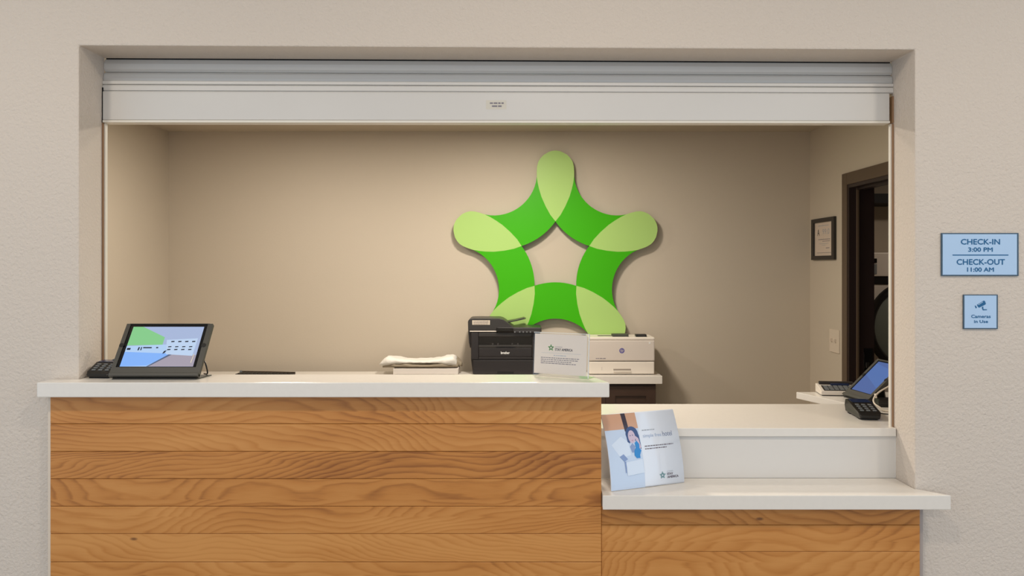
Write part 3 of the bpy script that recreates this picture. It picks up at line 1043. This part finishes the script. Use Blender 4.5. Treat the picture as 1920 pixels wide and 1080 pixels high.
def scr(name, c, e=1.0):
    return mat('screen_' + name, rgb(*c), 0.3, emit=e, spec=0.2)


# big tablet, left end of the tall top
KY0, KY1 = 2.356, 2.470
bl = (X_(203, KY0), KY0, ZT); br = (X_(372, KY0), KY0, ZT)
rise = Z_(607, KY1) - ZT
Wk = br[0] - bl[0]
Hk = math.hypot(KY1 - KY0, rise)
su0, su1 = X_(223.5, 2.376) - bl[0], X_(361, 2.376) - bl[0]
sv0, sv1 = 0.174 * Hk, 0.905 * Hk
E = 0.85
L_, T_ = su1 - su0, sv1 - sv0


def sp_(a, b_):       # picture fraction -> screen plane metres
    return (su0 + a * L_, sv0 + b_ * T_)


def spoly(*pts):
    return [sp_(a, b_) for a, b_ in pts]


pic = [
    (spoly((0, 0), (1, 0), (1, 1), (0, 1)), scr('lilac_wall', (168, 184, 218), E)),
    (spoly((0, 0.52), (0.49, 0.54), (0.49, 0.73), (0.14, 1.0), (0, 1.0)), scr('green_wall', (134, 204, 140), E)),
    (spoly((0, 0), (0.42, 0.0), (0.60, 0.30), (0.60, 0.55), (0.0, 0.50)), scr('pale_worktop', (178, 208, 244), E)),
    (spoly((0, 0), (0.36, 0.02), (0.62, 0.26), (0.60, 0.32), (0.0, 0.36)), scr('blue_cabinets', (132, 180, 250), E)),
    (spoly((0.36, 0.0), (1.0, 0.0), (1.0, 0.28), (0.64, 0.32)), scr('wood_floor', (166, 158, 172), E)),
    (spoly((0.36, 0.0), (0.39, 0.0), (0.66, 0.29), (0.64, 0.32)), scr('slate_edge', (86, 100, 128), E)),
    (spoly((0.58, 0.30), (0.95, 0.26), (0.96, 0.70), (0.53, 0.66)), scr('white_cabinets', (190, 212, 240), E)),
]
dk = scr('dark_spots', (40, 48, 72), 0.3)
for r_i, (vv0, hh, x0_, n_) in enumerate(((0.60, 0.03, 0.60, 4), (0.47, 0.025, 0.58, 4), (0.395, 0.028, 0.58, 4))):
    for q in range(n_):
        a = x0_ + q * 0.097
        pic.append((spoly((a, vv0), (a + 0.045, vv0 + 0.005), (a + 0.045, vv0 + hh + 0.005), (a, vv0 + hh)), dk))
pic += [(spoly((0.02, 0.40), (0.07, 0.40), (0.07, 0.45), (0.02, 0.45)), dk), (spoly((0.17, 0.39), (0.19, 0.39), (0.195, 0.47), (0.175, 0.47)), dk), (spoly((0.21, 0.39), (0.225, 0.39), (0.225, 0.47), (0.21, 0.47)), dk), (spoly((0.24, 0.44), (0.36, 0.44), (0.36, 0.47), (0.24, 0.47)), dk), (spoly((0.42, 0.44), (0.45, 0.44), (0.45, 0.47), (0.42, 0.47)), dk), (spoly((0.53, 0.30), (0.56, 0.32), (0.58, 0.39), (0.545, 0.37)), dk)]
pic += [(spoly((0.955, 0.08), (0.965, 0.08), (0.975, 0.30), (0.968, 0.30)), scr('amber_edge', (235, 222, 190), E))]
T1, M1 = tablet_kiosk('tablet_kiosk', 'large slanted tablet showing a kitchen picture on the tall counter', bl, br, (0, KY1 - KY0, 0), rise, (X_(217, 2.376) - bl[0], X_(367.5, 2.376) - bl[0], 0.155 * Hk, 0.948 * Hk), 'slanted tablet stands', pic)
bm = new_bm()
tube(bm, spline([(X_(380, 2.44), 2.44, ZT + 0.055), (X_(386, 2.43), 2.43, ZT + 0.035), (X_(389, 2.44), 2.44, ZT + 0.008), (X_(383, 2.468), 2.466, ZT + 0.003)], 6), 0.0022, 6)
finish('power_cable', bm, black_p, T1)

# small portrait tablet on the return, facing the office
bl2 = Vector((X_(1580, 3.08), 3.08, ZM)); br2 = Vector((X_(1625, 2.913), 2.913, ZM))
dirr = (br2 - bl2).normalized()
bkv = Vector((-dirr.y, dirr.x, 0)) * 0.142
W2 = (br2 - bl2).length
H2 = math.hypot(0.142, 0.145)
e1, e2 = scr('slate_blue', (92, 122, 190), 0.55), scr('sky_blue', (96, 134, 206), 0.55)
mg = 0.014
a0, a1, c0, c1 = mg + 0.004, W2 - mg - 0.004, 0.034, H2 - 0.018
pic2 = [(rect(a0, a1, c0, c1), e1), ([(a0, c0 + 0.08), (a1, c0 + 0.03), (a1, c1 - 0.03), (a0, c1 - 0.01)], e2)]
T2, M2 = tablet_kiosk('tablet_kiosk', 'small tablet with plain blue screen leaning beside the right jamb', bl2, br2, bkv, 0.145, (mg, W2 - mg, 0.030, H2 - 0.014), 'slanted tablet stands', pic2)


# ------------------------------------------------------------------ card terminals
def card_terminal(label, loc, rz, L=0.17, Wd=0.085, h0=0.030, h1=0.052):
    """wedge-shaped terminal: keypad near the front, screen towards the raised back; local +y is the back"""
    t_ = thing('card_terminal', loc, label, 'card terminal', 'card terminals')
    M = Matrix.Translation(Vector(loc)) @ Matrix.Rotation(rz, 4, 'Z')
    bm = new_bm()
    hw = Wd / 2
    prof = [(0.004, 0.004), (0.0, h0 * 0.55), (0.012, h0), (L * 0.62, h1 * 0.93), (L * 0.95, h1), (L, h1 * 0.55), (L - 0.01, 0.004)]
    a = [bm.verts.new((-hw * (0.86 if i in (0, 1) else 1.0), y, z)) for i, (y, z) in enumerate(prof)]
    b = [bm.verts.new((hw * (0.86 if i in (0, 1) else 1.0), y, z)) for i, (y, z) in enumerate(prof)]
    bm.faces.new(a); bm.faces.new(list(reversed(b)))
    for i in range(len(prof)):
        j = (i + 1) % len(prof)
        bm.faces.new((a[j], a[i], b[i], b[j]))
    body = finish('body', bm, black_p, t_, 0.004, M=M)
    sl = Vector((0, L * 0.62 - 0.012, h1 * 0.93 - h0)); sl_n = sl.normalized()
    Mp = M @ plane_M((0, 0.012, h0), (1, 0, 0), sl_n)
    bm = new_bm()
    kl = sl.length
    for r_ in range(4):
        for c_ in range(3):
            cx_ = (c_ - 1) * Wd * 0.27; cy_ = kl * (0.14 + 0.2 * r_)
            box(bm, cx_ - Wd * 0.075, cx_ + Wd * 0.075, cy_ - kl * 0.045, cy_ + kl * 0.045, -0.001, 0.0018)
    finish('keypad', bm, grey_key, t_, M=Mp)['kind'] = 'stuff'
    Ms = M @ plane_M((0, L * 0.62, h1 * 0.93), (1, 0, 0), Vector((0, L * 0.33, h1 * 0.07)))
    bx('display', mat('dim_blue_display', rgb(40, 52, 82), 0.12), t_, -hw * 0.78, hw * 0.78, L * 0.0, L * 0.28, -0.001, 0.0015, M=Ms)
    bx('rubber_foot', black_gap, t_, -hw * 0.8, hw * 0.8, L * 0.12, L * 0.3, 0.0, 0.0042, M=M)
    bx('rubber_foot', black_gap, t_, -hw * 0.9, hw * 0.9, L * 0.7, L * 0.85, 0.0, 0.0042, M=M)
    return t_


c1_ = card_terminal('black card terminal half behind the large tablet', (X_(181, 2.378), 2.378, ZT), math.radians(-6), 0.092, 0.078, 0.020, 0.046)
bm = new_bm()
tube(bm, spline([(-1.235, 2.455, ZT + 0.046), (-1.20, 2.466, ZT + 0.06), (-1.15, 2.468, ZT + 0.058), (-1.08, 2.468, ZT + 0.02), (-1.05, 2.468, ZT + 0.003)], 6), 0.002, 6)
finish('cable', bm, grey_key, c1_)
c2_ = card_terminal('black card terminal in front of the small blue tablet', (X_(1633, 2.60), 2.602, ZM), math.radians(-7), 0.165, 0.074, 0.026, 0.046)
# white charging cable looping by the right jamb
cb = []
for q in ((1672, 722, 2.86), (1660, 728, 2.85), (1646, 737, 2.83), (1638, 748, 2.81), (1640, 757, 2.79), (1650, 764, 2.77)):
    cb.append(px(*q))
cb.append(Vector((X_(1662, 2.75), 2.76, ZM + 0.004)))
cb.append(Vector((X_(1690, 2.74), 2.74, ZM + 0.004)))
bm = new_bm()
tube(bm, spline(cb, 8), 0.0028, 8)
t = finish('charging_cable', bm, cream_cable)
tag(t, 'cream charging cable looping beside the small tablet', 'cable')
bm = new_bm()
tube(bm, [px(1641, 739, 2.90), px(1644, 751, 2.88)], 0.0042, 8)
t2 = finish('plug', bm, cream_cable, t)
bm = new_bm()
tube(bm, spline([Vector((X_(1640, 2.80), 2.81, ZM + 0.003)), Vector((X_(1655, 2.70), 2.72, ZM + 0.003)), Vector((X_(1690, 2.68), 2.69, ZM + 0.003))], 8), 0.002, 6)
tag(finish('data_cable', bm, black_p), 'black data cable lying behind the right card terminal', 'cable')
t = thing('charger_block', (X_(1660, 2.86), 2.87, ZM), 'black charger block behind the looping cream cable', 'charger')
bx('case', black_p, t, X_(1648, 2.85), X_(1648, 2.85) + 0.09, 2.85, 2.90, ZM, ZM + 0.028, 0.004)
bx('seam', printer_k2, t, X_(1648, 2.85) - 0.0004, X_(1648, 2.85) + 0.0904, 2.8496, 2.9004, ZM + 0.013, ZM + 0.0145)

# white desk phone on the return top
t = thing('desk_phone', (X_(1570, 3.12), 3.12, ZM), 'low white desk phone with grey keys left of the small tablet', 'phone')
Mph = Matrix.Translation(Vector((X_(1541.5, 3.11), 3.148, ZM))) @ Matrix.Rotation(math.radians(-7), 4, 'Z')
bm = new_bm()
prism(bm, [(0, -0.045, 0.003), (0, 0.05, 0.003), (0, 0.05, 0.036), (0, 0.02, 0.033), (0, -0.045, 0.018)], (0.15, 0, 0))
finish('body', bm, printer_w, t, 0.003, M=Mph)
bx('rubber_base', black_gap, t, 0.004, 0.146, -0.042, 0.046, 0.0, 0.003, M=Mph)
Mtop = Mph @ plane_M((0, -0.045, 0.018), (1, 0, 0), (0, 0.065, 0.015))
bx('key_panel', printer_k2, t, 0.012, 0.138, 0.006, 0.060, -0.001, 0.0015, M=Mtop)
bm = new_bm()
for r_ in range(4):
    for c_ in range(6):
        box(bm, 0.018 + c_ * 0.019, 0.032 + c_ * 0.019, 0.009 + r_ * 0.012, 0.018 + r_ * 0.012, 0.001, 0.004)
finish('keys', bm, grey_key, t, M=Mtop)['kind'] = 'stuff'
bx('display', mat('dim_blue_display', rgb(40, 52, 82), 0.12), t, 0.05, 0.12, 0.062, 0.072, 0.0, 0.006, 0.001, M=Mtop)
bx('cradle', printer_k, t, 0.01, 0.14, 0.074, 0.092, -0.004, 0.008, 0.003, M=Mtop)

# ------------------------------------------------------------------ acrylic sign holder on the tall top
al = Vector((X_(998.5, 2.437), 2.437, ZT)); ar = Vector((X_(1102.5, 2.351), 2.351, ZT))
aw = (ar - al).length
ah = 0.134
arv = (ar - al).normalized()
lean = Vector((-arv.y, arv.x, 0)) * 0.010 + Vector((0, 0, ah))
t = thing('acrylic_sign', (al + ar) / 2, 'clear acrylic holder with a printed white notice on the tall counter', 'sign')
Ma = plane_M(al, arv, lean)
H_ = lean.length
clr = MATS['clear_acrylic']
bx('front_sheet', clr, t, 0, aw, 0.0015, H_, -0.0015, 0.0, M=Ma)
bx('back_sheet', clr, t, 0, aw, 0.0015, H_, -0.0045, -0.003, M=Ma)
bx('bottom_fold', clr, t, 0, aw, 0.0, 0.0015, -0.06, 0.0, M=plane_M(al, arv, (0, 0, 1)))
rimm = mat('frosted_acrylic_edge', rgb(232, 236, 236), 0.25)
bx('top_edge', rimm, t, 0, aw, H_ - 0.0012, H_, -0.0045, 0.0003, M=Ma)
bx('side_edge', rimm, t, aw - 0.0012, aw, 0.004, H_ - 0.0012, -0.0045, 0.0003, M=Ma)
pa = bx('notice', paper_m, t, 0.003, aw - 0.007, 0.010, H_ - 0.005, -0.0028, -0.0018, M=Ma)
N0 = -0.0017
uu, vv_ = aw / 1334 * 1.02, H_ / 1080    # picture crop -> sheet


def nu(zx):
    return zx / 1290.0 * aw


def nv(zy):
    return H_ * (1.0 - (zy + 55) / 1085.0)


flat('notice_emblem', star_polys(nu(412), nv(315), 0.0100, ink_green, mat('deep_green_ink', rgb(62, 112, 50), 0.6)), pa, Ma, off=N0, step=0.00001)
text('notice_heading', 'STAY AMERICA', nu(712), nv(352), nu(915) - nu(508), 0.0072, ink_dark, pa, Ma, off=N0, fat=0.00035)
text('notice_small_heading', 'EXTENDED', nu(595), nv(290), nu(678) - nu(512), 0.0036, ink_grey, pa, Ma, off=N0)
rn = random.Random(8)
lines = [(rect(nu(190), nu(1110), nv(443), nv(437)), ink_light)]
lines += scribble(nu(480), nu(765), nv(498), 0.0026, ink_light, rn)
for yy, e_ in ((560, 1075), (605, 1040), (650, 920), (693, 1000)):
    lines += scribble(nu(180), nu(e_), nv(yy), 0.0024, ink_grey, rn)
flat('notice_print', lines, pa, Ma, off=N0, step=0.0)

# ------------------------------------------------------------------ curved placard on the ledge
pb = Vector((X_(1146, 2.339), 2.339, ZLG)); pr = Vector((X_(1283, 2.437), 2.437, ZLG))
pw_ = (pr - pb).length
pd = (pr - pb).normalized()
pbk = Vector((-pd.y, pd.x, 0))
PH = 0.213
t = thing('placard', (pb + pr) / 2, 'glossy white hotel placard with a photo print leaning on the low ledge', 'placard')


def pcard(u, v, off=0.0):
    """u along the base, v up the sheet (0..1): the sheet curls back towards its top"""
    b_ = 0.062 * v ** 1.75
    db = 0.062 * 1.75 * max(v, 1e-4) ** 0.75
    nrm = (-(pbk) * PH + Vector((0, 0, db))).normalized()
    return pb + pd * (u * pw_) + pbk * b_ + Vector((0, 0, 0.0012 + v * PH)) + nrm * off


placard_w = mat('glossy_white_card', rgb(226, 234, 246), 0.12, coat=0.6)


def curved(name, u0, u1, v0, v1, m_, parent, off0, off1=None, nv_=50, corner=0.0):
    bm = new_bm()
    fr, bk_ = [], []
    for i in range(nv_ + 1):
        v = v0 + (v1 - v0) * i / nv_
        fr.append([bm.verts.new(pcard(u, v, off0)) for u in (u0, u1)])
        if off1 is not None:
            bk_.append([bm.verts.new(pcard(u, v, off1)) for u in (u0, u1)])
    for i in range(nv_):
        f = bm.faces.new((fr[i][0], fr[i][1], fr[i + 1][1], fr[i + 1][0])); f.smooth = True
        if off1 is not None:
            f = bm.faces.new((bk_[i][1], bk_[i][0], bk_[i + 1][0], bk_[i + 1][1])); f.smooth = True
            bm.faces.new((fr[i][0], fr[i + 1][0], bk_[i + 1][0], bk_[i][0]))
            bm.faces.new((fr[i + 1][1], fr[i][1], bk_[i][1], bk_[i + 1][1]))
    if off1 is not None:
        bm.faces.new((fr[0][1], fr[0][0], bk_[0][0], bk_[0][1]))
        bm.faces.new((fr[-1][0], fr[-1][1], bk_[-1][1], bk_[-1][0]))
    return finish(name, bm, m_, parent)


sheet = curved('sheet', 0, 1, 0, 1, placard_w, t, 0.0, -0.0025)
sheet_bm = None
bm = new_bm()
b0_ = pcard(0.35, 0.75, -0.003); b1_ = pcard(0.65, 0.75, -0.003)
g0 = pb + pd * (0.35 * pw_) + pbk * 0.075 if False else pb + pd * (0.30 * pw_) + pbk * 0.050
g1 = pb + pd * (0.62 * pw_) + pbk * 0.050
prism(bm, [b0_, b1_, g1, g0], pbk * -0.002)
finish('rear_leg', bm, placard_w, t)


def cpoly(name, polys, parent, off=0.0004, step=0.00008):
    bm = new_bm(); ms = []
    for i, (pts, m_) in enumerate(polys):
        if m_ not in ms:
            ms.append(m_)
        f = bm.faces.new([bm.verts.new((u, v, off + step * i)) for u, v in pts])
        f.material_index = ms.index(m_)
    for i in range(1, 25):
        bmesh.ops.bisect_plane(bm, geom=bm.verts[:] + bm.edges[:] + bm.faces[:], plane_co=(0, i / 25.0, 0), plane_no=(0, 1, 0))
    for v in bm.verts:
        v.co = pcard(v.co.x, v.co.y, v.co.z)
    bmesh.ops.translate(bm, verts=bm.verts, vec=-ORG[parent.name])
    me = bpy.data.meshes.new(name); bm.to_mesh(me); bm.free()
    for m_ in ms:
        me.materials.append(m_)
    ob = bpy.data.objects.new(name, me); COL.objects.link(ob)
    ORG[ob.name] = ORG[parent.name]; ob.parent = parent
    return ob


def strips(pts_fn, n_=8):
    return [pts_fn(i / n_, (i + 1) / n_) for i in range(n_)]


pk = dict(coat=0.5)
p_bed = mat('print_pale_blue', rgb(196, 214, 238), 0.2, **pk)
p_orange = mat('print_tan', rgb(206, 160, 130), 0.2, **pk)
p_post = mat('print_dark_plum', rgb(48, 36, 52), 0.2, **pk)
p_hair = mat('print_navy', rgb(44, 74, 128), 0.2, **pk)
p_skin = mat('print_skin', rgb(204, 186, 206), 0.2, **pk)
p_blue = mat('print_blue', rgb(18, 132, 206), 0.2, **pk)
p_grey = mat('print_grey_blue', rgb(128, 152, 198), 0.2, **pk)
p_white = mat('print_white', rgb(214, 228, 246), 0.2, **pk)
PW = 0.455    # width of the photo print on the card
polys = []
for i in range(10):
    polys.append((rect(0.004, PW, i / 10 * 0.80 + 0.0, (i + 1) / 10 * 0.80), p_bed))
polys += [(rect(0.004, PW, 0.79, 0.89), p_orange), (rect(0.004, PW, 0.89, 0.995), p_orange)]
cpoly('photo_ground', polys, sheet, 0.0004, 0.0)


def circle(cx, cy, ru, rv, n_=18, a0=0.0):
    return [(cx + ru * math.cos(a0 + 2 * math.pi * i / n_), cy + rv * math.sin(a0 + 2 * math.pi * i / n_)) for i in range(n_)]


cpoly('photo_print', [
    ([(0.255, 0.995), (0.315, 0.995), (0.325, 0.80), (0.30, 0.76), (0.27, 0.76)], p_post),
    ([(0.06, 0.60), (0.20, 0.70), (0.29, 0.62), (0.30, 0.45), (0.16, 0.42)], p_white),
    (circle(0.355, 0.72, 0.085, 0.10), p_hair),
    ([(0.40, 0.80), (0.445, 0.70), (0.452, 0.52), (0.435, 0.52), (0.42, 0.66), (0.38, 0.72)], p_hair),
    ([(0.275, 0.70), (0.30, 0.79), (0.33, 0.70), (0.31, 0.60), (0.28, 0.62)], p_hair),
    (circle(0.345, 0.685, 0.048, 0.085), p_skin),
    ([(0.385, 0.70), (0.43, 0.66), (0.45, 0.54), (0.42, 0.50), (0.40, 0.60)], p_skin),
    ([(0.30, 0.56), (0.34, 0.60), (0.37, 0.56), (0.35, 0.48), (0.32, 0.48)], p_grey),
    ([(0.37, 0.60), (0.40, 0.63), (0.43, 0.58), (0.425, 0.53), (0.445, 0.50), (0.42, 0.44), (0.42, 0.40), (0.37, 0.40), (0.345, 0.44), (0.35, 0.50), (0.375, 0.54)], p_blue),
    ([(0.145, 0.44), (0.20, 0.47), (0.25, 0.40), (0.20, 0.37)], p_grey),
    ([(0.20, 0.37), (0.225, 0.37), (0.215, 0.22), (0.205, 0.22)], p_grey),
    (circle(0.327, 0.70, 0.006, 0.007, 8), p_hair), (circle(0.36, 0.705, 0.006, 0.007, 8), p_hair),
    ([(0.335, 0.64), (0.36, 0.645), (0.352, 0.632), (0.342, 0.63)], mat('print_lip', rgb(190, 140, 160), 0.3)),
    ([(0.22, 0.36), (0.445, 0.385), (0.452, 0.20), (0.225, 0.18)], p_white),
], sheet, 0.0005)


def ctext(name, s, u0, u1, v0, v1, m_, off=0.0005, fat=0.0):
    ob = text(name, s, (u0 + u1) / 2, (v0 + v1) / 2, u1 - u0, v1 - v0, m_, sheet, Matrix.Identity(4), off=0, fat=fat)
    o0 = ORG[sheet.name]
    for v in ob.data.vertices:
        c_ = v.co + o0
        v.co = pcard(c_.x, c_.y, off) - o0
    return ob


rn = random.Random(12)


def cscrib(u0, u1, v, h, m_):
    out = []
    x = u0
    while x < u1:
        e_ = min(u1, x + rn.uniform(0.012, 0.04))
        out.append((rect(x, e_, v - h / 2, v + h / 2), m_))
        x = e_ + 0.007
    return out


ctext('headline', 'simple free', 0.50, 0.755, 0.645, 0.705, mat('headline_ink', rgb(158, 178, 208), 0.4))
ctext('headline_end', 'hotel', 0.775, 0.905, 0.655, 0.72, mat('headline_dark_ink', rgb(104, 116, 150), 0.4))
cpoly('small_print', cscrib(0.50, 0.68, 0.755, 0.014, ink_light) + cscrib(0.50, 0.90, 0.545, 0.014, ink_grey) + cscrib(0.50, 0.80, 0.51, 0.014, ink_grey), sheet, 0.0005, 0.0)
ink_sage = mat('sage_ink', rgb(120, 156, 160), 0.5)
su = 0.042
cpoly('emblem', [([(0.70 + x * su, 0.135 + y * su * pw_ / PH) for x, y in pts], m_) for pts, m_ in star_polys(0, 0, 1.0, ink_sage, mat('sage_dark_ink', rgb(96, 132, 140), 0.5))], sheet, 0.0005, 0.00001)
ctext('emblem_small_word', 'EXTENDED', 0.765, 0.85, 0.175, 0.188, ink_light)
ctext('emblem_word', 'STAY', 0.765, 0.845, 0.132, 0.16, ink_grey, fat=0.002)
ctext('emblem_word', 'AMERICA', 0.765, 0.92, 0.088, 0.118, ink_grey, fat=0.002)

# ------------------------------------------------------------------ signs on the lobby wall
YSG = YW - 0.006
ks = YSG / F


def wall_sign(name, label, x0, x1, y0, y1, rim):
    t_ = thing(name, (X_((x0 + x1) / 2, YSG), YW, Z_(y1, YSG)), label, 'sign')
    bx('rim', sign_rim, t_, X_(x0, YSG), X_(x1, YSG), YSG + 0.0008, YW - 0.0005, Z_(y1, YSG), Z_(y0, YSG), 0.001)
    pn = bx('panel', sign_face, t_, X_(x0 + rim, YSG), X_(x1 - rim * 1.6, YSG), YSG, YSG + 0.003, Z_(y1 - rim, YSG), Z_(y0 + rim, YSG), 0.0006)
    M = plane_M((X_(x0, YSG), YSG, Z_(y0, YSG)), (1, 0, 0), (0, 0, 1))
    return t_, pn, M


t, pn, Mg = wall_sign('hours_sign', 'pale blue check-in and check-out hours sign on the right wall', 1765.5, 1910.5, 436.8, 517.5, 2.2)


def g4(zx):
    return (zx / 4.694 + 1740 - 1765.5) * ks


def g4y(zy):
    return -(zy / 4.694 + 410 - 436.8) * ks


def gtext(nm, s, x0, x1, y0, y1, f_=0.0006):
    text(nm, s, (g4(x0) + g4(x1)) / 2, (g4y(y0) + g4y(y1)) / 2, g4(x1) - g4(x0), g4y(y0) - g4y(y1), teal, pn, Mg, off=0.0004, fat=f_)


gtext('lettering', 'CHECK-IN', 290, 632, 180, 227)
gtext('lettering', '3:00 PM', 355, 568, 254, 290)
gtext('lettering', 'CHECK-OUT', 253, 675, 357, 405)
gtext('lettering', '11:00 AM', 345, 578, 430, 466)
flat('divider_line', [(rect(g4(215), g4(707), g4y(325), g4y(316)), teal)], pn, Mg, off=0.0004)
t, pn, Mg2 = wall_sign('camera_sign', 'small square blue camera notice below the hours sign', 1806.8, 1871.5, 552.3, 617, 1.8)


def c8(zx, zy):
    return ((zx / 13.5 + 1800 - 1806.8) * ks, -(zy / 13.5 + 545 - 552.3) * ks)


flat('camera_icon', [
    ([c8(*q) for q in ((425, 358), (600, 250), (628, 262), (655, 330), (640, 352), (478, 432), (450, 405))], teal),
    ([c8(*q) for q in ((370, 378), (395, 378), (424, 420), (412, 450), (392, 440))], teal),
    ([c8(*q) for q in ((562, 408), (585, 398), (590, 468), (680, 472), (680, 492), (575, 495), (548, 425))], teal),
    ([c8(*q) for q in ((455, 352), (575, 280), (582, 290), (462, 364))], sign_face),
], pn, Mg2, off=0.0004)
for s_, a, b_ in (('Cameras', (285, 612), (772, 690)), ('in Use', (358, 745), (705, 815))):
    p0 = c8(*a); p1 = c8(*b_)
    text('lettering', s_, (p0[0] + p1[0]) / 2, (p0[1] + p1[1]) / 2, p1[0] - p0[0], p0[1] - p1[1], teal, pn, Mg2, off=0.0004, fat=0.0004)

# ------------------------------------------------------------------ certificate frame and switch on the right office wall
ya, yb = OR * F / (1568.5 - CX), OR * F / (1525.5 - CX)
za, zb_ = CZ + 0.040, CZ + 0.284
t = thing('picture_frame', (OR, (ya + yb) / 2, za), 'black framed grade A certificate on the right office wall', 'picture')
fw = 0.024
Mf = plane_M((OR, yb, za), (0, -1, 0), (0, 0, 1))      # local x runs towards the camera, z into the room
FW, FH = yb - ya, zb_ - za
fbk = mat('black_frame', rgb(34, 30, 26), 0.35)
for nm, a in (('frame_side', (0, fw * 1.5, 0, FH)), ('frame_side', (FW - fw * 1.5, FW, 0, FH)), ('frame_rail', (fw * 1.5, FW - fw * 1.5, 0, fw)), ('frame_rail', (fw * 1.5, FW - fw * 1.5, FH - fw, FH))):
    bx(nm, fbk, t, a[0], a[1], a[2], a[3], 0.0, 0.016, 0.001, M=Mf)
ce = bx('certificate', mat('certificate_paper', rgb(226, 210, 196), 0.6), t, fw * 1.5, FW - fw * 1.5, fw, FH - fw, 0.002, 0.006, M=Mf)
bx('glass', clr, t, fw * 1.5, FW - fw * 1.5, fw, FH - fw, 0.008, 0.009, M=Mf)
text('grade_letter', 'A', FW * 0.27, FH * 0.665, FW * 0.10, FH * 0.15, ink_dark, ce, Mf, off=0.0064, fat=0.001)
text('grade_score', '99.0', FW * 0.60, FH * 0.675, FW * 0.30, FH * 0.13, ink_light, ce, Mf, off=0.0064)
rn = random.Random(3)
pl_ = []
for yy, a, b_, hh, mm in ((0.82, 0.25, 0.72, 0.016, ink_light), (0.49, 0.27, 0.80, 0.018, ink_grey), (0.445, 0.45, 0.78, 0.014, ink_grey), (0.39, 0.30, 0.70, 0.01, ink_light), (0.35, 0.42, 0.58, 0.01, ink_light), (0.28, 0.60, 0.76, 0.018, ink_grey), (0.17, 0.20, 0.82, 0.012, ink_grey)):
    pl_ += scribble(FW * a, FW * b_, FH * yy, FH * hh, mm, rn)
flat('certificate_print', pl_, ce, Mf, off=0.0064, step=0.0)

ya, yb = OR * F / (1574.8 - CX), OR * F / (1556.8 - CX)
yc = (ya + yb) / 2
za, zb_ = Z_(661, yc), Z_(618, yc)
t = thing('light_switch', (OR, yc, za), 'ivory light switch plate beside the dark door casing', 'switch')
bx('plate', plate_m, t, OR - 0.006, OR, ya, yb, za, zb_, 0.002)
for q in (0.3, 0.7):
    yy = ya + (yb - ya) * q
    bx('toggle', plate_m, t, OR - 0.018, OR - 0.006, yy - 0.005, yy + 0.005, (za + zb_) / 2 - 0.004, (za + zb_) / 2 + 0.014, 0.001)
